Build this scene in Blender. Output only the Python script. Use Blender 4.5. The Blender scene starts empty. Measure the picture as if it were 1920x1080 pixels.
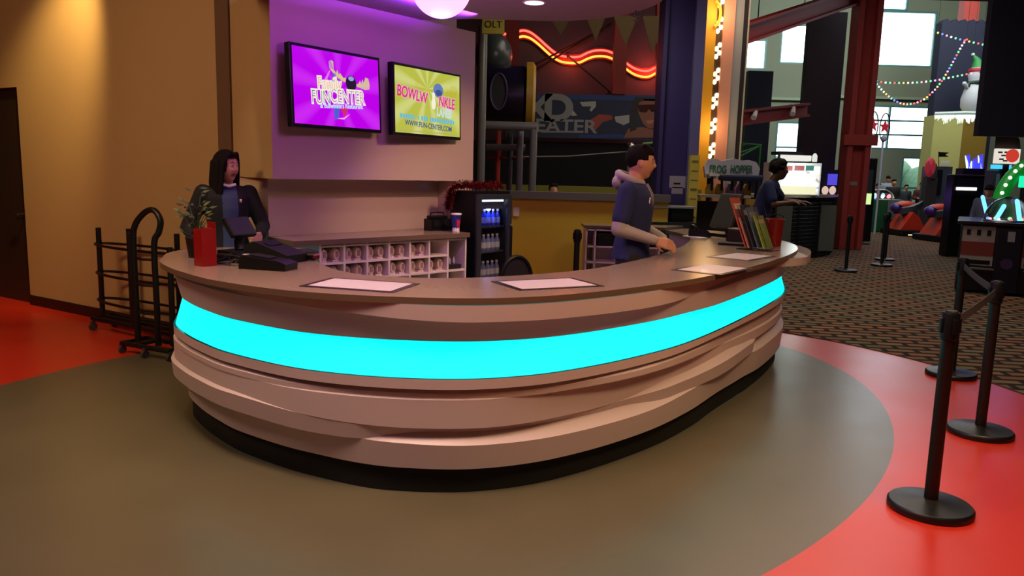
import bpy, bmesh, math, random
from mathutils import Vector, Matrix
random.seed(7)
SC = bpy.context.scene
COL = SC.collection
PI = math.pi

# ------------------------------------------------------------------ camera
F = 1450.0; PITCH = math.radians(8.5); ROLL = math.radians(1.5); EYE = 1.6
fw = Vector((0, math.cos(PITCH), -math.sin(PITCH)))
r0 = Vector((1, 0, 0)); u0 = Vector((0, math.sin(PITCH), math.cos(PITCH)))
rt = r0 * math.cos(ROLL) + u0 * math.sin(ROLL)
up = u0 * math.cos(ROLL) - r0 * math.sin(ROLL)
cam = bpy.data.cameras.new('camera'); cam.sensor_width = 36; cam.lens = 36 * F / 1920
cam.clip_start = .05; cam.clip_end = 300
co = bpy.data.objects.new('camera', cam); COL.objects.link(co)
m = Matrix((rt, up, -fw)).transposed().to_4x4(); m.translation = Vector((0, 0, EYE))
co.matrix_world = m
SC.camera = co

def at(x, y, Y):
    """world point on the sight line of photo pixel x,y at depth Y"""
    d = fw + rt * ((x - 960) / F) + up * ((540 - y) / F)
    return Vector((0, 0, EYE)) + d * (Y / d.y)

# ------------------------------------------------------------------ view and light
SC.view_settings.view_transform = 'Standard'; SC.view_settings.look = 'None'
SC.view_settings.gamma = 1; SC.view_settings.use_curve_mapping = False
SC.view_settings.exposure = 0.0

def lin(h):
    h = h.lstrip('#'); v = [int(h[i:i + 2], 16) / 255 for i in (0, 2, 4)]
    return tuple(c / 12.92 if c <= .04045 else ((c + .055) / 1.055) ** 2.4 for c in v)

w = bpy.data.worlds.new('world'); SC.world = w; w.use_nodes = True
wb = w.node_tree.nodes['Background']; wb.inputs[0].default_value = (.86, .95, 1, 1); wb.inputs[1].default_value = 4.0

def area(name, loc, aim, size, power, color, size_y=None, spread=180, portal=False):
    l = bpy.data.lights.new(name, 'AREA'); l.energy = power; l.color = color
    l.size = size
    if size_y: l.shape = 'RECTANGLE'; l.size_y = size_y
    l.spread = math.radians(spread)
    o = bpy.data.objects.new(name, l); COL.objects.link(o); o.location = loc
    o.rotation_euler = (Vector(aim) - Vector(loc)).to_track_quat('-Z', 'Y').to_euler()
    if portal: l.cycles.is_portal = True
    return o

def spot(name, loc, aim, power, color, angle=70, blend=.6, radius=.06):
    l = bpy.data.lights.new(name, 'SPOT'); l.energy = power; l.color = color
    l.spot_size = math.radians(angle); l.spot_blend = blend; l.shadow_soft_size = radius
    o = bpy.data.objects.new(name, l); COL.objects.link(o); o.location = loc
    o.rotation_euler = (Vector(aim) - Vector(loc)).to_track_quat('-Z', 'Y').to_euler()
    return o

def point(name, loc, power, color, radius=.1):
    l = bpy.data.lights.new(name, 'POINT'); l.energy = power; l.color = color; l.shadow_soft_size = radius
    o = bpy.data.objects.new(name, l); COL.objects.link(o); o.location = loc
    return o

WARM = (1, .66, .36); PEACH = (1, .72, .52); COOL = (.8, .93, 1); VIOLET = (.42, .12, 1)
area('lobby_ceiling_light', (-.8, 2.7, 4.1), (-.6, 3.0, .3), 2.2, 88, (1, .66, .52), 1.0, 130)
area('lobby_side_light', (2.6, 2.7, 4.1), (2.1, 3.7, .2), 1.5, 60, (1, .62, .33), 1.0, 125)
area('lobby_left_fill', (-4.6, 3.4, 4.1), (-4.2, 6.6, .4), 1.6, 85, (1, .66, .34), 1.0, 140)  # added fill, brightens the left wall
area('half_wall_fill', (1.2, 8.9, 3.6), (1.0, 9.8, .8), .8, 26, (1, .93, .6), .5)  # fill added to lift the yellow half wall
point('violet_fill', (-3.1, 2.3, 3.3), 15, (.42, .12, 1), .18)  # unseen violet fill, added to tint the left of the desk
spot('wall_washer', (-4.15, 7.0, 3.95), (-4.65, 8.0, 2.5), 340, (1, .66, .24), 58, .95, .08)
spot('desk_left_downlight', (-2.9, 4.4, 3.9), (-1.9, 4.7, .9), 105, (1, .70, .38), 60, .8, .05)
spot('staff_fill', (-2.55, 4.3, 3.9), (-2.2, 5.95, 1.5), 55, (1, .78, .52), 34, .7, .05)  # added warm fill on the woman's face, no fixture
spot('desk_right_downlight', (2.2, 4.2, 3.9), (1.6, 5.2, .8), 70, (1, .68, .36), 70, .8, .05)
spot('disc_downlight', (.12, 6.45, 2.88), (.12, 6.3, 0), 50, (1, .82, .62), 110, .8, .06)
spot('panel_washer_warm', (.75, 5.7, 2.88), (-.60, 7.3, 1.3), 115, (1, .60, .38), 58, .8, .03)
v_ = area('panel_washer_violet', (-.90, 6.16, 2.90), (-1.30, 6.40, 2.2), 1.7, 42, (.26, .03, 1), .12, 110)
v_.rotation_euler = Matrix((Vector((.635, .773, 0)), Vector((.55, -.45, .70)).normalized(), Vector((.635, .773, 0)).cross(Vector((.55, -.45, .70)).normalized()))).transposed().to_euler()
point('globe_lamp', (-.50, 5.15, 2.50), 30, (.66, .16, 1), .15)
area('hall_high_light', (4.5, 11.5, 6.2), (4.5, 11.5, 0), 5, 230, (1, .85, .72), 5)
area('arcade_light', (11, 19, 6.2), (10, 18, 0), 8, 320, (.9, .9, 1), 7)
area('atrium_fill', (13, 25, 10.0), (14, 34, 4.5), 9, 1300, (.93, 1, .93), 5)  # fill added to brighten the green far wall
area('window_portal_low', (16.4, 33.9, 2.5), (16.4, 0, 2.5), 3, 1, (1, 1, 1), 4.6, 180, True)
area('window_portal_high', (15.6, 33.9, 8), (15.6, 0, 8), 4.2, 1, (1, 1, 1), 3.2, 180, True)

# ------------------------------------------------------------------ materials
MC = {}
def mat(name, col, rough=.6, metal=0., var=.06, scale=8, emit=None, es=1., bump=0., spec=.5, trans=0., coat=0.):
    if name in MC: return MC[name]
    M = bpy.data.materials.new(name); M.use_nodes = True; nt = M.node_tree; n = nt.nodes; L = nt.links
    b = n['Principled BSDF']
    c = lin(col) if isinstance(col, str) else col
    b.inputs['Roughness'].default_value = rough; b.inputs['Metallic'].default_value = metal
    b.inputs['Specular IOR Level'].default_value = spec
    if trans: b.inputs['Transmission Weight'].default_value = trans; b.inputs['IOR'].default_value = 1.15
    if coat: b.inputs['Coat Weight'].default_value = coat; b.inputs['Coat Roughness'].default_value = .12
    tc = n.new('ShaderNodeTexCoord'); nz = n.new('ShaderNodeTexNoise'); nz.inputs['Scale'].default_value = scale
    nz.inputs['Detail'].default_value = 4
    L.new(tc.outputs['Object'], nz.inputs['Vector'])
    mx = n.new('ShaderNodeMix'); mx.data_type = 'RGBA'
    mx.inputs[6].default_value = (*[v * (1 - var) for v in c], 1); mx.inputs[7].default_value = (*[min(1, v * (1 + var)) for v in c], 1)
    L.new(nz.outputs[0], mx.inputs[0]); L.new(mx.outputs[2], b.inputs['Base Color'])
    if emit:
        e = lin(emit) if isinstance(emit, str) else emit
        b.inputs['Emission Color'].default_value = (*e, 1); b.inputs['Emission Strength'].default_value = es
    if bump:
        bp = n.new('ShaderNodeBump'); bp.inputs['Strength'].default_value = bump; bp.inputs['Distance'].default_value = .01
        L.new(nz.outputs[0], bp.inputs['Height']); L.new(bp.outputs[0], b.inputs['Normal'])
    MC[name] = M; return M

def glow(name, col, s=1.0):
    return mat(name, (.02, .02, .02), .5, emit=col, es=s)

WHITE_LAM = mat('white_laminate', '#cbb9b8', .42, var=.02, scale=3)
TOP = mat('taupe_solid_surface', '#8c7766', .22, var=.05, scale=60)
TOPEDGE = mat('taupe_edge', '#6f5a48', .35, var=.05, scale=40)
BLACK = mat('black_plastic', '#0d0d0f', .42, spec=.3)
BLACKM = mat('black_powder_coat', '#0b0b0c', .42, scale=40)
MATTE = mat('matte_black', '#070708', .8)
TANW = mat('tan_wall_paint', '#b59769', .78, var=.03, scale=3, bump=.05)
TANW2 = mat('beige_panel_paint', '#c0a894', .75, var=.02, scale=3)
DKSTRIP = mat('dark_brown_strip', '#6a4f3b', .6)
STEEL = mat('brushed_steel', '#9a9a9c', .3, 1.0)
WHITEP = mat('white_paper', '#e9e2dc', .7, var=.02)
SHELF = mat('white_melamine', '#e6d9d6', .4, var=.02)
SKIN = mat('skin', '#c98f72', .55, var=.04, scale=20)
SKIN2 = mat('dark_skin', '#5a3a2a', .55, var=.04, scale=20)
HAIR = mat('dark_hair', '#120b0a', .9, var=.3, scale=60, spec=.2)
NAVY = mat('navy_cloth', '#1d2350', .85, var=.12, scale=12, bump=.2)
BLKC = mat('black_cloth', '#0f0e12', .85, var=.2, scale=12, bump=.2)
GREYC = mat('grey_fleece', '#a79a96', .9, var=.12, scale=20, bump=.2)
TROU = mat('charcoal_trousers', '#1b1a1b', .9, var=.15, scale=14)
REDP = mat('red_plastic', '#8e1414', .35)
GLASS = mat('clear_acrylic', (.95, .95, .97), .03, trans=1.0, var=0)
EYEW = mat('eye_white', '#9c8f86', .5); IRIS = mat('dark_iris', '#1a100c', .2)
LIP = mat('lips', '#8e4640', .5)
BROWM = mat('eyebrow_hair', '#1a0f0c', .7)

# ------------------------------------------------------------------ mesh helper
class MB:
    def __init__(s): s.b = bmesh.new(); s.mats = []
    def _mi(s, m):
        if m is None: return 0
        if m not in s.mats: s.mats.append(m)
        return s.mats.index(m)
    def _tag(s, faces, m, smooth=False):
        i = s._mi(m)
        for f in faces: f.material_index = i; f.smooth = smooth
    def poly(s, pts, m=None, smooth=False):
        f = s.b.faces.new([s.b.verts.new(p) for p in pts]); s._tag([f], m, smooth); return f
    def box(s, c, d, m=None, rz=0, bev=0, M=None):
        T = Matrix.Translation(c) @ Matrix.Rotation(rz, 4, 'Z') if M is None else Matrix.Translation(c) @ M
        r = bmesh.ops.create_cube(s.b, size=1, matrix=T @ Matrix.Diagonal((*d, 1)))
        vs = r['verts']; fs = list({f for v in vs for f in v.link_faces})
        if bev:
            es = list({e for v in vs for e in v.link_edges})
            g = bmesh.ops.bevel(s.b, geom=es, offset=bev, segments=2, affect='EDGES', profile=.6)
            fs = list({f for v in g['verts'] for f in v.link_faces} | {f for f in fs if f.is_valid})
        s._tag(fs, m, False); return s
    def cyl(s, p0, p1, ra, rb=None, m=None, seg=20, cap=True):
        p0 = Vector(p0); p1 = Vector(p1); d = p1 - p0; rb = ra if rb is None else rb
        T = Matrix.Translation((p0 + p1) / 2) @ d.to_track_quat('Z', 'Y').to_matrix().to_4x4()
        r = bmesh.ops.create_cone(s.b, cap_ends=cap, segments=seg, radius1=ra, radius2=rb, depth=d.length, matrix=T)
        for f in {f for v in r['verts'] for f in v.link_faces}:
            f.material_index = s._mi(m); f.smooth = len(f.verts) == 4
        return s
    def sph(s, c, r, m=None, u=20, v=12, M=None):
        r = (r, r, r) if not hasattr(r, '__len__') else r
        T = Matrix.Translation(c) @ (M or Matrix.Identity(4)) @ Matrix.Diagonal((*r, 1))
        q = bmesh.ops.create_uvsphere(s.b, u_segments=u, v_segments=v, radius=1, matrix=T)
        s._tag({f for k in q['verts'] for f in k.link_faces}, m, True); return s
    def capsule(s, p0, ra, p1, rb, m=None, seg=14):
        s.cyl(p0, p1, ra, rb, m, seg); s.sph(p0, ra, m, seg, 8); s.sph(p1, rb, m, seg, 8); return s
    def tube(s, pts, r, m=None, seg=10, closed=False, cap=True):
        pts = [Vector(p) for p in pts]; n = len(pts); rings = []
        rr = r if hasattr(r, '__len__') else [r] * n
        prev = None
        for i, p in enumerate(pts):
            a = pts[(i - 1) % n] if (closed or i > 0) else p; c = pts[(i + 1) % n] if (closed or i < n - 1) else p
            t = (c - a).normalized()
            if prev is None:
                x = t.orthogonal().normalized()
            else:
                x = (prev - t * prev.dot(t)).normalized()
            prev = x; y = t.cross(x)
            rings.append([s.b.verts.new(p + (x * math.cos(k * 2 * PI / seg) + y * math.sin(k * 2 * PI / seg)) * rr[i]) for k in range(seg)])
        fs = []
        for i in range(n if closed else n - 1):
            A = rings[i]; B = rings[(i + 1) % n]
            for k in range(seg):
                fs.append(s.b.faces.new((A[k], A[(k + 1) % seg], B[(k + 1) % seg], B[k])))
        s._tag(fs, m, True)
        if cap and not closed:
            s._tag([s.b.faces.new(rings[0][::-1]), s.b.faces.new(rings[-1])], m, False)
        return s
    def lathe(s, prof, c=(0, 0, 0), m=None, seg=32):
        c = Vector(c); rings = []
        for r, z in prof:
            rings.append([s.b.verts.new(c + Vector((max(r, 1e-4) * math.cos(2 * PI * k / seg), max(r, 1e-4) * math.sin(2 * PI * k / seg), z))) for k in range(seg)])
        fs = []
        for A, B in zip(rings, rings[1:]):
            for k in range(seg): fs.append(s.b.faces.new((A[k], A[(k + 1) % seg], B[(k + 1) % seg], B[k])))
        s._tag(fs, m, True)
        s._tag([s.b.faces.new(rings[0][::-1]), s.b.faces.new(rings[-1])], m, False)
        return s
    def loft(s, rings, m=None, cap=True):
        R = [[s.b.verts.new(p) for p in r] for r in rings]; k = len(R[0]); fs = []
        for A, B in zip(R, R[1:]):
            for i in range(k): fs.append(s.b.faces.new((A[i], A[(i + 1) % k], B[(i + 1) % k], B[i])))
        s._tag(fs, m, True)
        if cap: s._tag([s.b.faces.new(R[0][::-1]), s.b.faces.new(R[-1])], m, False)
        return s
    def prism(s, pts, z0, z1, m=None, mside=None):
        a = [s.b.verts.new((p[0], p[1], z0)) for p in pts]; b = [s.b.verts.new((p[0], p[1], z1)) for p in pts]; n = len(pts)
        s._tag([s.b.faces.new(a[::-1]), s.b.faces.new(b)], m)
        s._tag([s.b.faces.new((a[i], a[(i + 1) % n], b[(i + 1) % n], b[i])) for i in range(n)], mside or m)
        return s
    def slab(s, pts, n, th, m=None):
        """closed outline pts (3-D, planar) extruded by th along n"""
        n = Vector(n).normalized() * th
        a = [s.b.verts.new(Vector(p)) for p in pts]; b = [s.b.verts.new(Vector(p) + n) for p in pts]; k = len(pts)
        s._tag([s.b.faces.new(a[::-1]), s.b.faces.new(b)] + [s.b.faces.new((a[i], a[(i + 1) % k], b[(i + 1) % k], b[i])) for i in range(k)], m)
        return s
    def build(s, name, m=None, parent=None, world=False, sharp=True):
        if world and parent is not None: s.b.transform(parent.matrix_world.inverted())
        bmesh.ops.recalc_face_normals(s.b, faces=s.b.faces)
        me = bpy.data.meshes.new(name); s.b.to_mesh(me); s.b.free()
        ms = s.mats if s.mats else []
        if m is not None and not ms: ms = [m]
        for q in ms: me.materials.append(q if q is not None else m)
        if sharp and any(p.use_smooth for p in me.polygons): me.set_sharp_from_angle(angle=math.radians(42))
        o = bpy.data.objects.new(name, me); COL.objects.link(o)
        if parent is not None: o.parent = parent
        return o

def thing(name, label, cat, loc=(0, 0, 0), rz=0, group=None):
    o = bpy.data.objects.new(name, None); COL.objects.link(o); o.empty_display_size = .1
    o.matrix_world = Matrix.Translation(loc) @ Matrix.Rotation(rz, 4, 'Z')
    return tag(o, label, cat, group)
def tag(o, label, cat, group=None, kind=None):
    o['label'] = label; o['category'] = cat
    if group: o['group'] = group
    if kind: o['kind'] = kind
    return o
def struct(name, mb, m=None, label=None):
    o = mb.build(name, m); o['kind'] = 'structure'
    return o
def dup(o, loc=None, rz=None, label=None, parent=None):
    c = o.copy(); COL.objects.link(c)
    if parent is not None: c.parent = parent
    if loc is not None:
        c.matrix_world = Matrix.Translation(loc) @ Matrix.Rotation(rz or 0, 4, 'Z')
    if label: c['label'] = label
    for ch in [x for x in o.children]: dup(ch, parent=c)
    return c
def text(s, size, M, m, name='lettering', parent=None, ext=.002, align='CENTER', sx=1.0, world=True, bold=0.0):
    cu = bpy.data.curves.new(name, 'FONT'); cu.body = s; cu.size = size; cu.extrude = ext; cu.align_x = align; cu.align_y = 'CENTER'
    cu.offset = bold
    ob = bpy.data.objects.new(name + '_src', cu); COL.objects.link(ob)
    me = bpy.data.meshes.new_from_object(ob.evaluated_get(bpy.context.evaluated_depsgraph_get()))
    bpy.data.objects.remove(ob); bpy.data.curves.remove(cu)
    T = M @ Matrix.Diagonal((sx, 1, 1, 1))
    if parent is not None and world: T = parent.matrix_world.inverted() @ T
    me.transform(T); me.materials.clear(); me.materials.append(m); me.name = name
    o = bpy.data.objects.new(name, me); COL.objects.link(o)
    if parent is not None: o.parent = parent
    return o
def frame(origin, xdir, zdir):
    """matrix whose local X runs along xdir, local Y along zdir (up of a page), local Z out of the page"""
    x = Vector(xdir).normalized(); y = Vector(zdir).normalized(); z = x.cross(y)
    M = Matrix((x, y, z)).transposed().to_4x4(); M.translation = Vector(origin); return M
def catmull(P, n, closed=False):
    P = [Vector(p) for p in P]; out = []; N = len(P)
    segs = N if closed else N - 1
    for i in range(segs):
        if closed: a, b, c, d = P[i - 1], P[i], P[(i + 1) % N], P[(i + 2) % N]
        else: a, b, c, d = P[max(i - 1, 0)], P[i], P[i + 1], P[min(i + 2, N - 1)]
        for k in range(n):
            t = k / n
            out.append(.5 * ((2 * b) + (c - a) * t + (2 * a - 5 * b + 4 * c - d) * t * t + (3 * b - a - 3 * c + d) * t ** 3))
    if not closed: out.append(P[-1].copy())
    return out
def resample(P, n):
    L = [0]
    for a, b in zip(P, P[1:]): L.append(L[-1] + (b - a).length)
    out = []; j = 0
    for i in range(n):
        t = L[-1] * i / (n - 1)
        while j < len(L) - 2 and L[j + 1] < t: j += 1
        k = (t - L[j]) / max(L[j + 1] - L[j], 1e-9); out.append(P[j].lerp(P[j + 1], min(max(k, 0), 1)))
    return out
def sstep(a, b, x):
    t = min(max((x - a) / (b - a), 0), 1); return t * t * (3 - 2 * t)
#PART2
# ================================================================== SETTING
def new_mat(name):
    M = bpy.data.materials.new(name); M.use_nodes = True; return M, M.node_tree.nodes, M.node_tree.links, M.node_tree.nodes['Principled BSDF']
def vinyl_material():
    M, n, L, b = new_mat('vinyl_floor')
    tc = n.new('ShaderNodeTexCoord'); mp = n.new('ShaderNodeMapping'); mp.vector_type = 'TEXTURE'
    mp.inputs['Location'].default_value = (-.496, 5.282, 0); mp.inputs['Rotation'].default_value = (0, 0, math.radians(45.5))
    mp.inputs['Scale'].default_value = (3.835, 2.766, 1)
    L.new(tc.outputs['Object'], mp.inputs['Vector'])
    sx = n.new('ShaderNodeSeparateXYZ'); L.new(mp.outputs[0], sx.inputs[0])
    cb = n.new('ShaderNodeCombineXYZ'); L.new(sx.outputs[0], cb.inputs[0]); L.new(sx.outputs[1], cb.inputs[1])
    ln = n.new('ShaderNodeVectorMath'); ln.operation = 'LENGTH'; L.new(cb.outputs[0], ln.inputs[0])
    gt = n.new('ShaderNodeMath'); gt.operation = 'GREATER_THAN'; gt.inputs[1].default_value = 1.0; L.new(ln.outputs['Value'], gt.inputs[0])
    nz = n.new('ShaderNodeTexNoise'); nz.inputs['Scale'].default_value = 2.2; nz.inputs['Detail'].default_value = 6; L.new(tc.outputs['Object'], nz.inputs['Vector'])
    nf = n.new('ShaderNodeTexNoise'); nf.inputs['Scale'].default_value = 90; L.new(tc.outputs['Object'], nf.inputs['Vector'])
    def two(a, c):
        k = n.new('ShaderNodeMix'); k.data_type = 'RGBA'; k.inputs[6].default_value = (*lin(a), 1); k.inputs[7].default_value = (*lin(c), 1)
        L.new(nz.outputs[0], k.inputs[0]); return k
    g = two('#55503d', '#655f49'); r = two('#b8281a', '#cc3622')
    k = n.new('ShaderNodeMix'); k.data_type = 'RGBA'; L.new(gt.outputs[0], k.inputs[0]); L.new(g.outputs[2], k.inputs[6]); L.new(r.outputs[2], k.inputs[7])
    L.new(k.outputs[2], b.inputs['Base Color'])
    mr = n.new('ShaderNodeMapRange'); mr.inputs[3].default_value = .24; mr.inputs[4].default_value = .40; b.inputs['Specular IOR Level'].default_value = .5; L.new(nz.outputs[0], mr.inputs[0]); L.new(mr.outputs[0], b.inputs['Roughness'])
    bp = n.new('ShaderNodeBump'); bp.inputs['Strength'].default_value = .06; bp.inputs['Distance'].default_value = .004; L.new(nf.outputs[0], bp.inputs['Height']); L.new(bp.outputs[0], b.inputs['Normal'])
    return M
def carpet_material():
    M, n, L, b = new_mat('patterned_carpet')
    tc = n.new('ShaderNodeTexCoord'); mp = n.new('ShaderNodeMapping'); mp.inputs['Rotation'].default_value = (0, 0, math.radians(7))
    L.new(tc.outputs['Object'], mp.inputs['Vector'])
    wv = n.new('ShaderNodeTexNoise'); wv.inputs['Scale'].default_value = 3; L.new(mp.outputs[0], wv.inputs['Vector'])
    br = n.new('ShaderNodeTexBrick'); br.inputs['Scale'].default_value = 1; br.inputs['Brick Width'].default_value = .3; br.inputs['Row Height'].default_value = .15
    br.inputs['Mortar Size'].default_value = .034; br.inputs['Mortar Smooth'].default_value = .3; br.inputs['Bias'].default_value = -.1
    br.inputs['Color1'].default_value = (*lin('#86694c'), 1); br.inputs['Color2'].default_value = (*lin('#5c4d3a'), 1); br.inputs['Mortar'].default_value = (*lin('#241c18'), 1)
    L.new(mp.outputs[0], br.inputs['Vector'])
    b2 = n.new('ShaderNodeTexBrick'); b2.inputs['Scale'].default_value = 1; b2.inputs['Brick Width'].default_value = .6; b2.inputs['Row Height'].default_value = .15
    b2.inputs['Mortar Size'].default_value = 0; b2.inputs['Color1'].default_value = (*lin('#a04e34'), 1); b2.inputs['Color2'].default_value = (*lin('#56704e'), 1)
    L.new(mp.outputs[0], b2.inputs['Vector'])
    k = n.new('ShaderNodeMix'); k.data_type = 'RGBA'; k.blend_type = 'MULTIPLY'; k.inputs[0].default_value = .0
    k2 = n.new('ShaderNodeMix'); k2.data_type = 'RGBA'
    mf = n.new('ShaderNodeMath'); mf.operation = 'MULTIPLY'; inv = n.new('ShaderNodeMath'); inv.operation = 'SUBTRACT'; inv.inputs[0].default_value = 1
    L.new(br.outputs['Fac'], inv.inputs[1]); L.new(inv.outputs[0], mf.inputs[0]); mf.inputs[1].default_value = .38
    L.new(mf.outputs[0], k2.inputs[0]); L.new(br.outputs['Color'], k2.inputs[6]); L.new(b2.outputs['Color'], k2.inputs[7])
    L.new(k2.outputs[2], b.inputs['Base Color']); b.inputs['Roughness'].default_value = .95; b.inputs['Specular IOR Level'].default_value = .15
    return M
vc = Vector((.6, 5.5))
arc = [(vc.x + 3.4 * math.cos(math.radians(a)), vc.y + 3.4 * math.sin(math.radians(a))) for a in range(0, 92, 2)]
vin = [(-9, -6), (4.0, -6)] + arc + [(.6, 9.75), (-3.2, 9.75), (-9, 10.6)]
mb = MB(); mb.prism(vin, -.1, 0); struct('floor', mb, vinyl_material())
mb = MB(); mb.prism([(-9, -6), (22, -6), (22, 34), (-9, 34)], -.2, -.006); struct('floor_carpet', mb, carpet_material())
mb = MB(); mb.tube([(x, y, .001) for x, y in arc], .008, seg=6); struct('trim_1', mb, BLACK)

# left wall, door, baseboard
LD = Vector((.852, -.523, 0)); LP = Vector((-2.407, 6.691, 0))
def lw(t, z=0, off=0): return LP - LD * t + Vector((0, 0, z)) + Vector((-.523, -.852, 0)) * off      # t metres left of the corner; off = into the lobby
Tdoor = (LP - Vector((-5.377, 8.515, 0))).length
mb = MB()
def wallquad(mb, t0, t1, z0, z1, th=.15):
    a = lw(t0, z0, -th); 
    mb.prism([lw(t0)[:2], lw(t1)[:2], lw(t1, 0, -th)[:2], lw(t0, 0, -th)[:2]], z0, z1)
wallquad(mb, 0, Tdoor, 0, 4.2); wallquad(mb, Tdoor, Tdoor + 1.1, 2.37, 4.2); wallquad(mb, Tdoor + 1.1, 9, 0, 4.2)
struct('wall_left', mb, TANW)
mb = MB(); wallquad(mb, Tdoor + .003, Tdoor + 1.097, 0.002, 2.367, .06); mb.b.transform(Matrix.Translation(Vector((.523, .852, 0)) * .05))
d1 = struct('door_1', mb, mat('dark_brown_door', '#2f2119', .5))
mb = MB(); a = lw(Tdoor + .1, 1.0, -.05); b_ = lw(Tdoor + .1, 1.0, .02); mb.cyl(a, b_, .012); mb.cyl(b_, lw(Tdoor + .24, 1.0, .02), .012); mb.build('door_handle', STEEL, d1)
mb = MB(); mb.prism([lw(0.16, 0, 0)[:2], lw(Tdoor, 0, 0)[:2], lw(Tdoor, 0, .012)[:2], lw(.16, 0, .012)[:2]], .001, .11); struct('baseboard_left', mb, mat('dark_baseboard', '#1b1411', .4))
mb = MB(); mb.prism([lw(0.0, 0, 0.001)[:2], lw(.17, 0, 0.001)[:2], lw(.17, 0, .02)[:2], lw(0, 0, .02)[:2]], .001, 4.19); struct('corner_strip', mb, DKSTRIP)  # dark brown upright strip beside the wall corner

# TV panel (a deep box carried over a niche) with a pillar at its right end
TD = Vector((.635, .773, 0)).normalized(); TN = Vector((.773, -.635, 0)).normalized()      # TN faces the desk
KS = .92      # the panel box stands this much nearer than the line of the left wall
TA = Vector((-1.84, 5.93, 0))
def tw(t, z=0, off=0): return TA + TD * t + TN * off + Vector((0, 0, z))
mb = MB()
t0, t1, tp = .0, 2.25, 2.02; ND = .25
mb.prism([lw(0)[:2], tw(t0)[:2], tw(t1)[:2], tw(t1, 0, -ND)[:2], tw(.12, 0, -ND)[:2]], 1.505, 2.914)
mb._mi(TANW2)
for f in mb.b.faces:
    if all(abs((v.co - LP - (TA - LP) * (((v.co - LP) * 1).dot(TA - LP) / (TA - LP).length_squared)).to_2d().length) < .01 for v in f.verts): f.material_index = mb._mi(TANW)
struct('wall_panel', mb, TANW2)
mb = MB(); mb.prism([tw(tp)[:2], tw(t1)[:2], tw(t1, 0, -ND)[:2], tw(tp, 0, -ND)[:2]], 0, 1.504); struct('wall_pillar', mb, TANW2)
mb = MB(); mb.prism([tw(.12, 0, -ND - .002)[:2], tw(t1, 0, -ND - .002)[:2], tw(t1, 0, -ND - .12)[:2], (LP + Vector((.1, .05, 0)))[:2], LP[:2]], 0, 4.2); struct('wall_niche', mb, TANW2)
mb = MB(); mb.prism([lw(0)[:2], tw(0)[:2], tw(t1 * .72)[:2], tw(t1 * .72, 0, -ND)[:2], tw(.12, 0, -ND)[:2]], 3.06, 4.2); struct('wall_bulkhead', mb, TANW2)

# round dropped ceiling over the desk
disc_pts = [(1.077, 6.02), (1.058, 6.27), (.942, 6.57), (.712, 6.85), (.36, 7.02), (-.06, 7.03), (-.40, 7.02), (-.78, 7.12), (-1.10, 7.10), (-1.42, 6.95), (-1.75, 6.60), (-2.1, 6.1), (-2.3, 5.3), (-2.2, 4.6), (-1.8, 3.95), (-1.2, 3.6), (-.5, 3.6), (.2, 4.0), (.75, 4.8), (1.02, 5.5)]
dp = [p[:2] for p in catmull([(x, y, 0) for x, y in disc_pts], 6, True)]
mb = MB(); mb.prism(dp, 2.916, 3.05); struct('ceiling_disc', mb, mat('mauve_ceiling_paint', '#a3908c', .8))
# hall shell
ROOFM = mat('dark_brown_roof_deck', '#2b1d14', .9, var=.3, scale=3)
HALLM = mat('dark_hall_wall', '#1b1820', .85)
GREENW = mat('sage_green_wall', '#8b9380', .85, var=.04, scale=1)
mb = MB(); mb.box((6.5, 8, 6.6), (31, 28.2, .1)); struct('ceiling', mb, ROOFM)
mb = MB(); mb.box((6.5, 28.1, 10.6), (31, 12, .1)); struct('ceiling_atrium', mb, ROOFM)
mb = MB(); mb.box((6.5, 22.0, 8.6), (31, .1, 3.9)); struct('wall_atrium', mb, GREENW)
mb = MB(); mb.box((22.05, 14, 5.2), (.1, 40.2, 10.8)); struct('wall_right', mb, HALLM)
mb = MB(); mb.box((-9.05, 14, 5.2), (.1, 40.2, 10.8)); struct('wall_far_left', mb, HALLM)
mb = MB(); mb.box((6.5, -6.05, 3.2), (31, .1, 6.8)); struct('wall_front', mb, TANW)
mb = MB(); mb.box((-3.6, 3.2, 4.25), (11, 9.4, .08)); mb.box((-6, 9, 4.25), (6, 2.4, .08)); 
# lobby ceiling stays left and in front of the view
struct('ceiling_lobby', mb, mat('lobby_ceiling', '#b5a48f', .85))
# far wall with window openings (x0,x1,z0,z1)
wins = [(14.3, 17.75, 3.0, 4.85), (16.75, 17.6, .05, 2.7), (14.3, 17.63, 6.47, 8.75), (14.3, 16.35, 8.75, 10.2), (11.1, 12.9, 6.47, 8.1), (11.2, 12.75, 1.9, 4.06), (9.55, 10.55, 6.2, 7.45)]  # last opening is added, imitates sky reflected on the slate board
xs = sorted({-9, 22} | {w_[0] for w_ in wins} | {w_[1] for w_ in wins}); zs = sorted({0, 10.6} | {w_[2] for w_ in wins} | {w_[3] for w_ in wins})
mb = MB()
for xa, xb in zip(xs, xs[1:]):
    for za, zb in zip(zs, zs[1:]):
        cx, cz = (xa + xb) / 2, (za + zb) / 2
        if not any(q[0] < cx < q[1] and q[2] < cz < q[3] for q in wins): mb.box((cx, 34.1, cz), (xb - xa, .2, zb - za))
bmesh.ops.remove_doubles(mb.b, verts=mb.b.verts, dist=1e-4)
struct('wall_back', mb, GREENW)
WFR = mat('teal_window_frame', '#4f8f8c', .4)
PANE = mat('window_glass', (.93, .98, 1), .02, trans=1.0, var=0)
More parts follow.
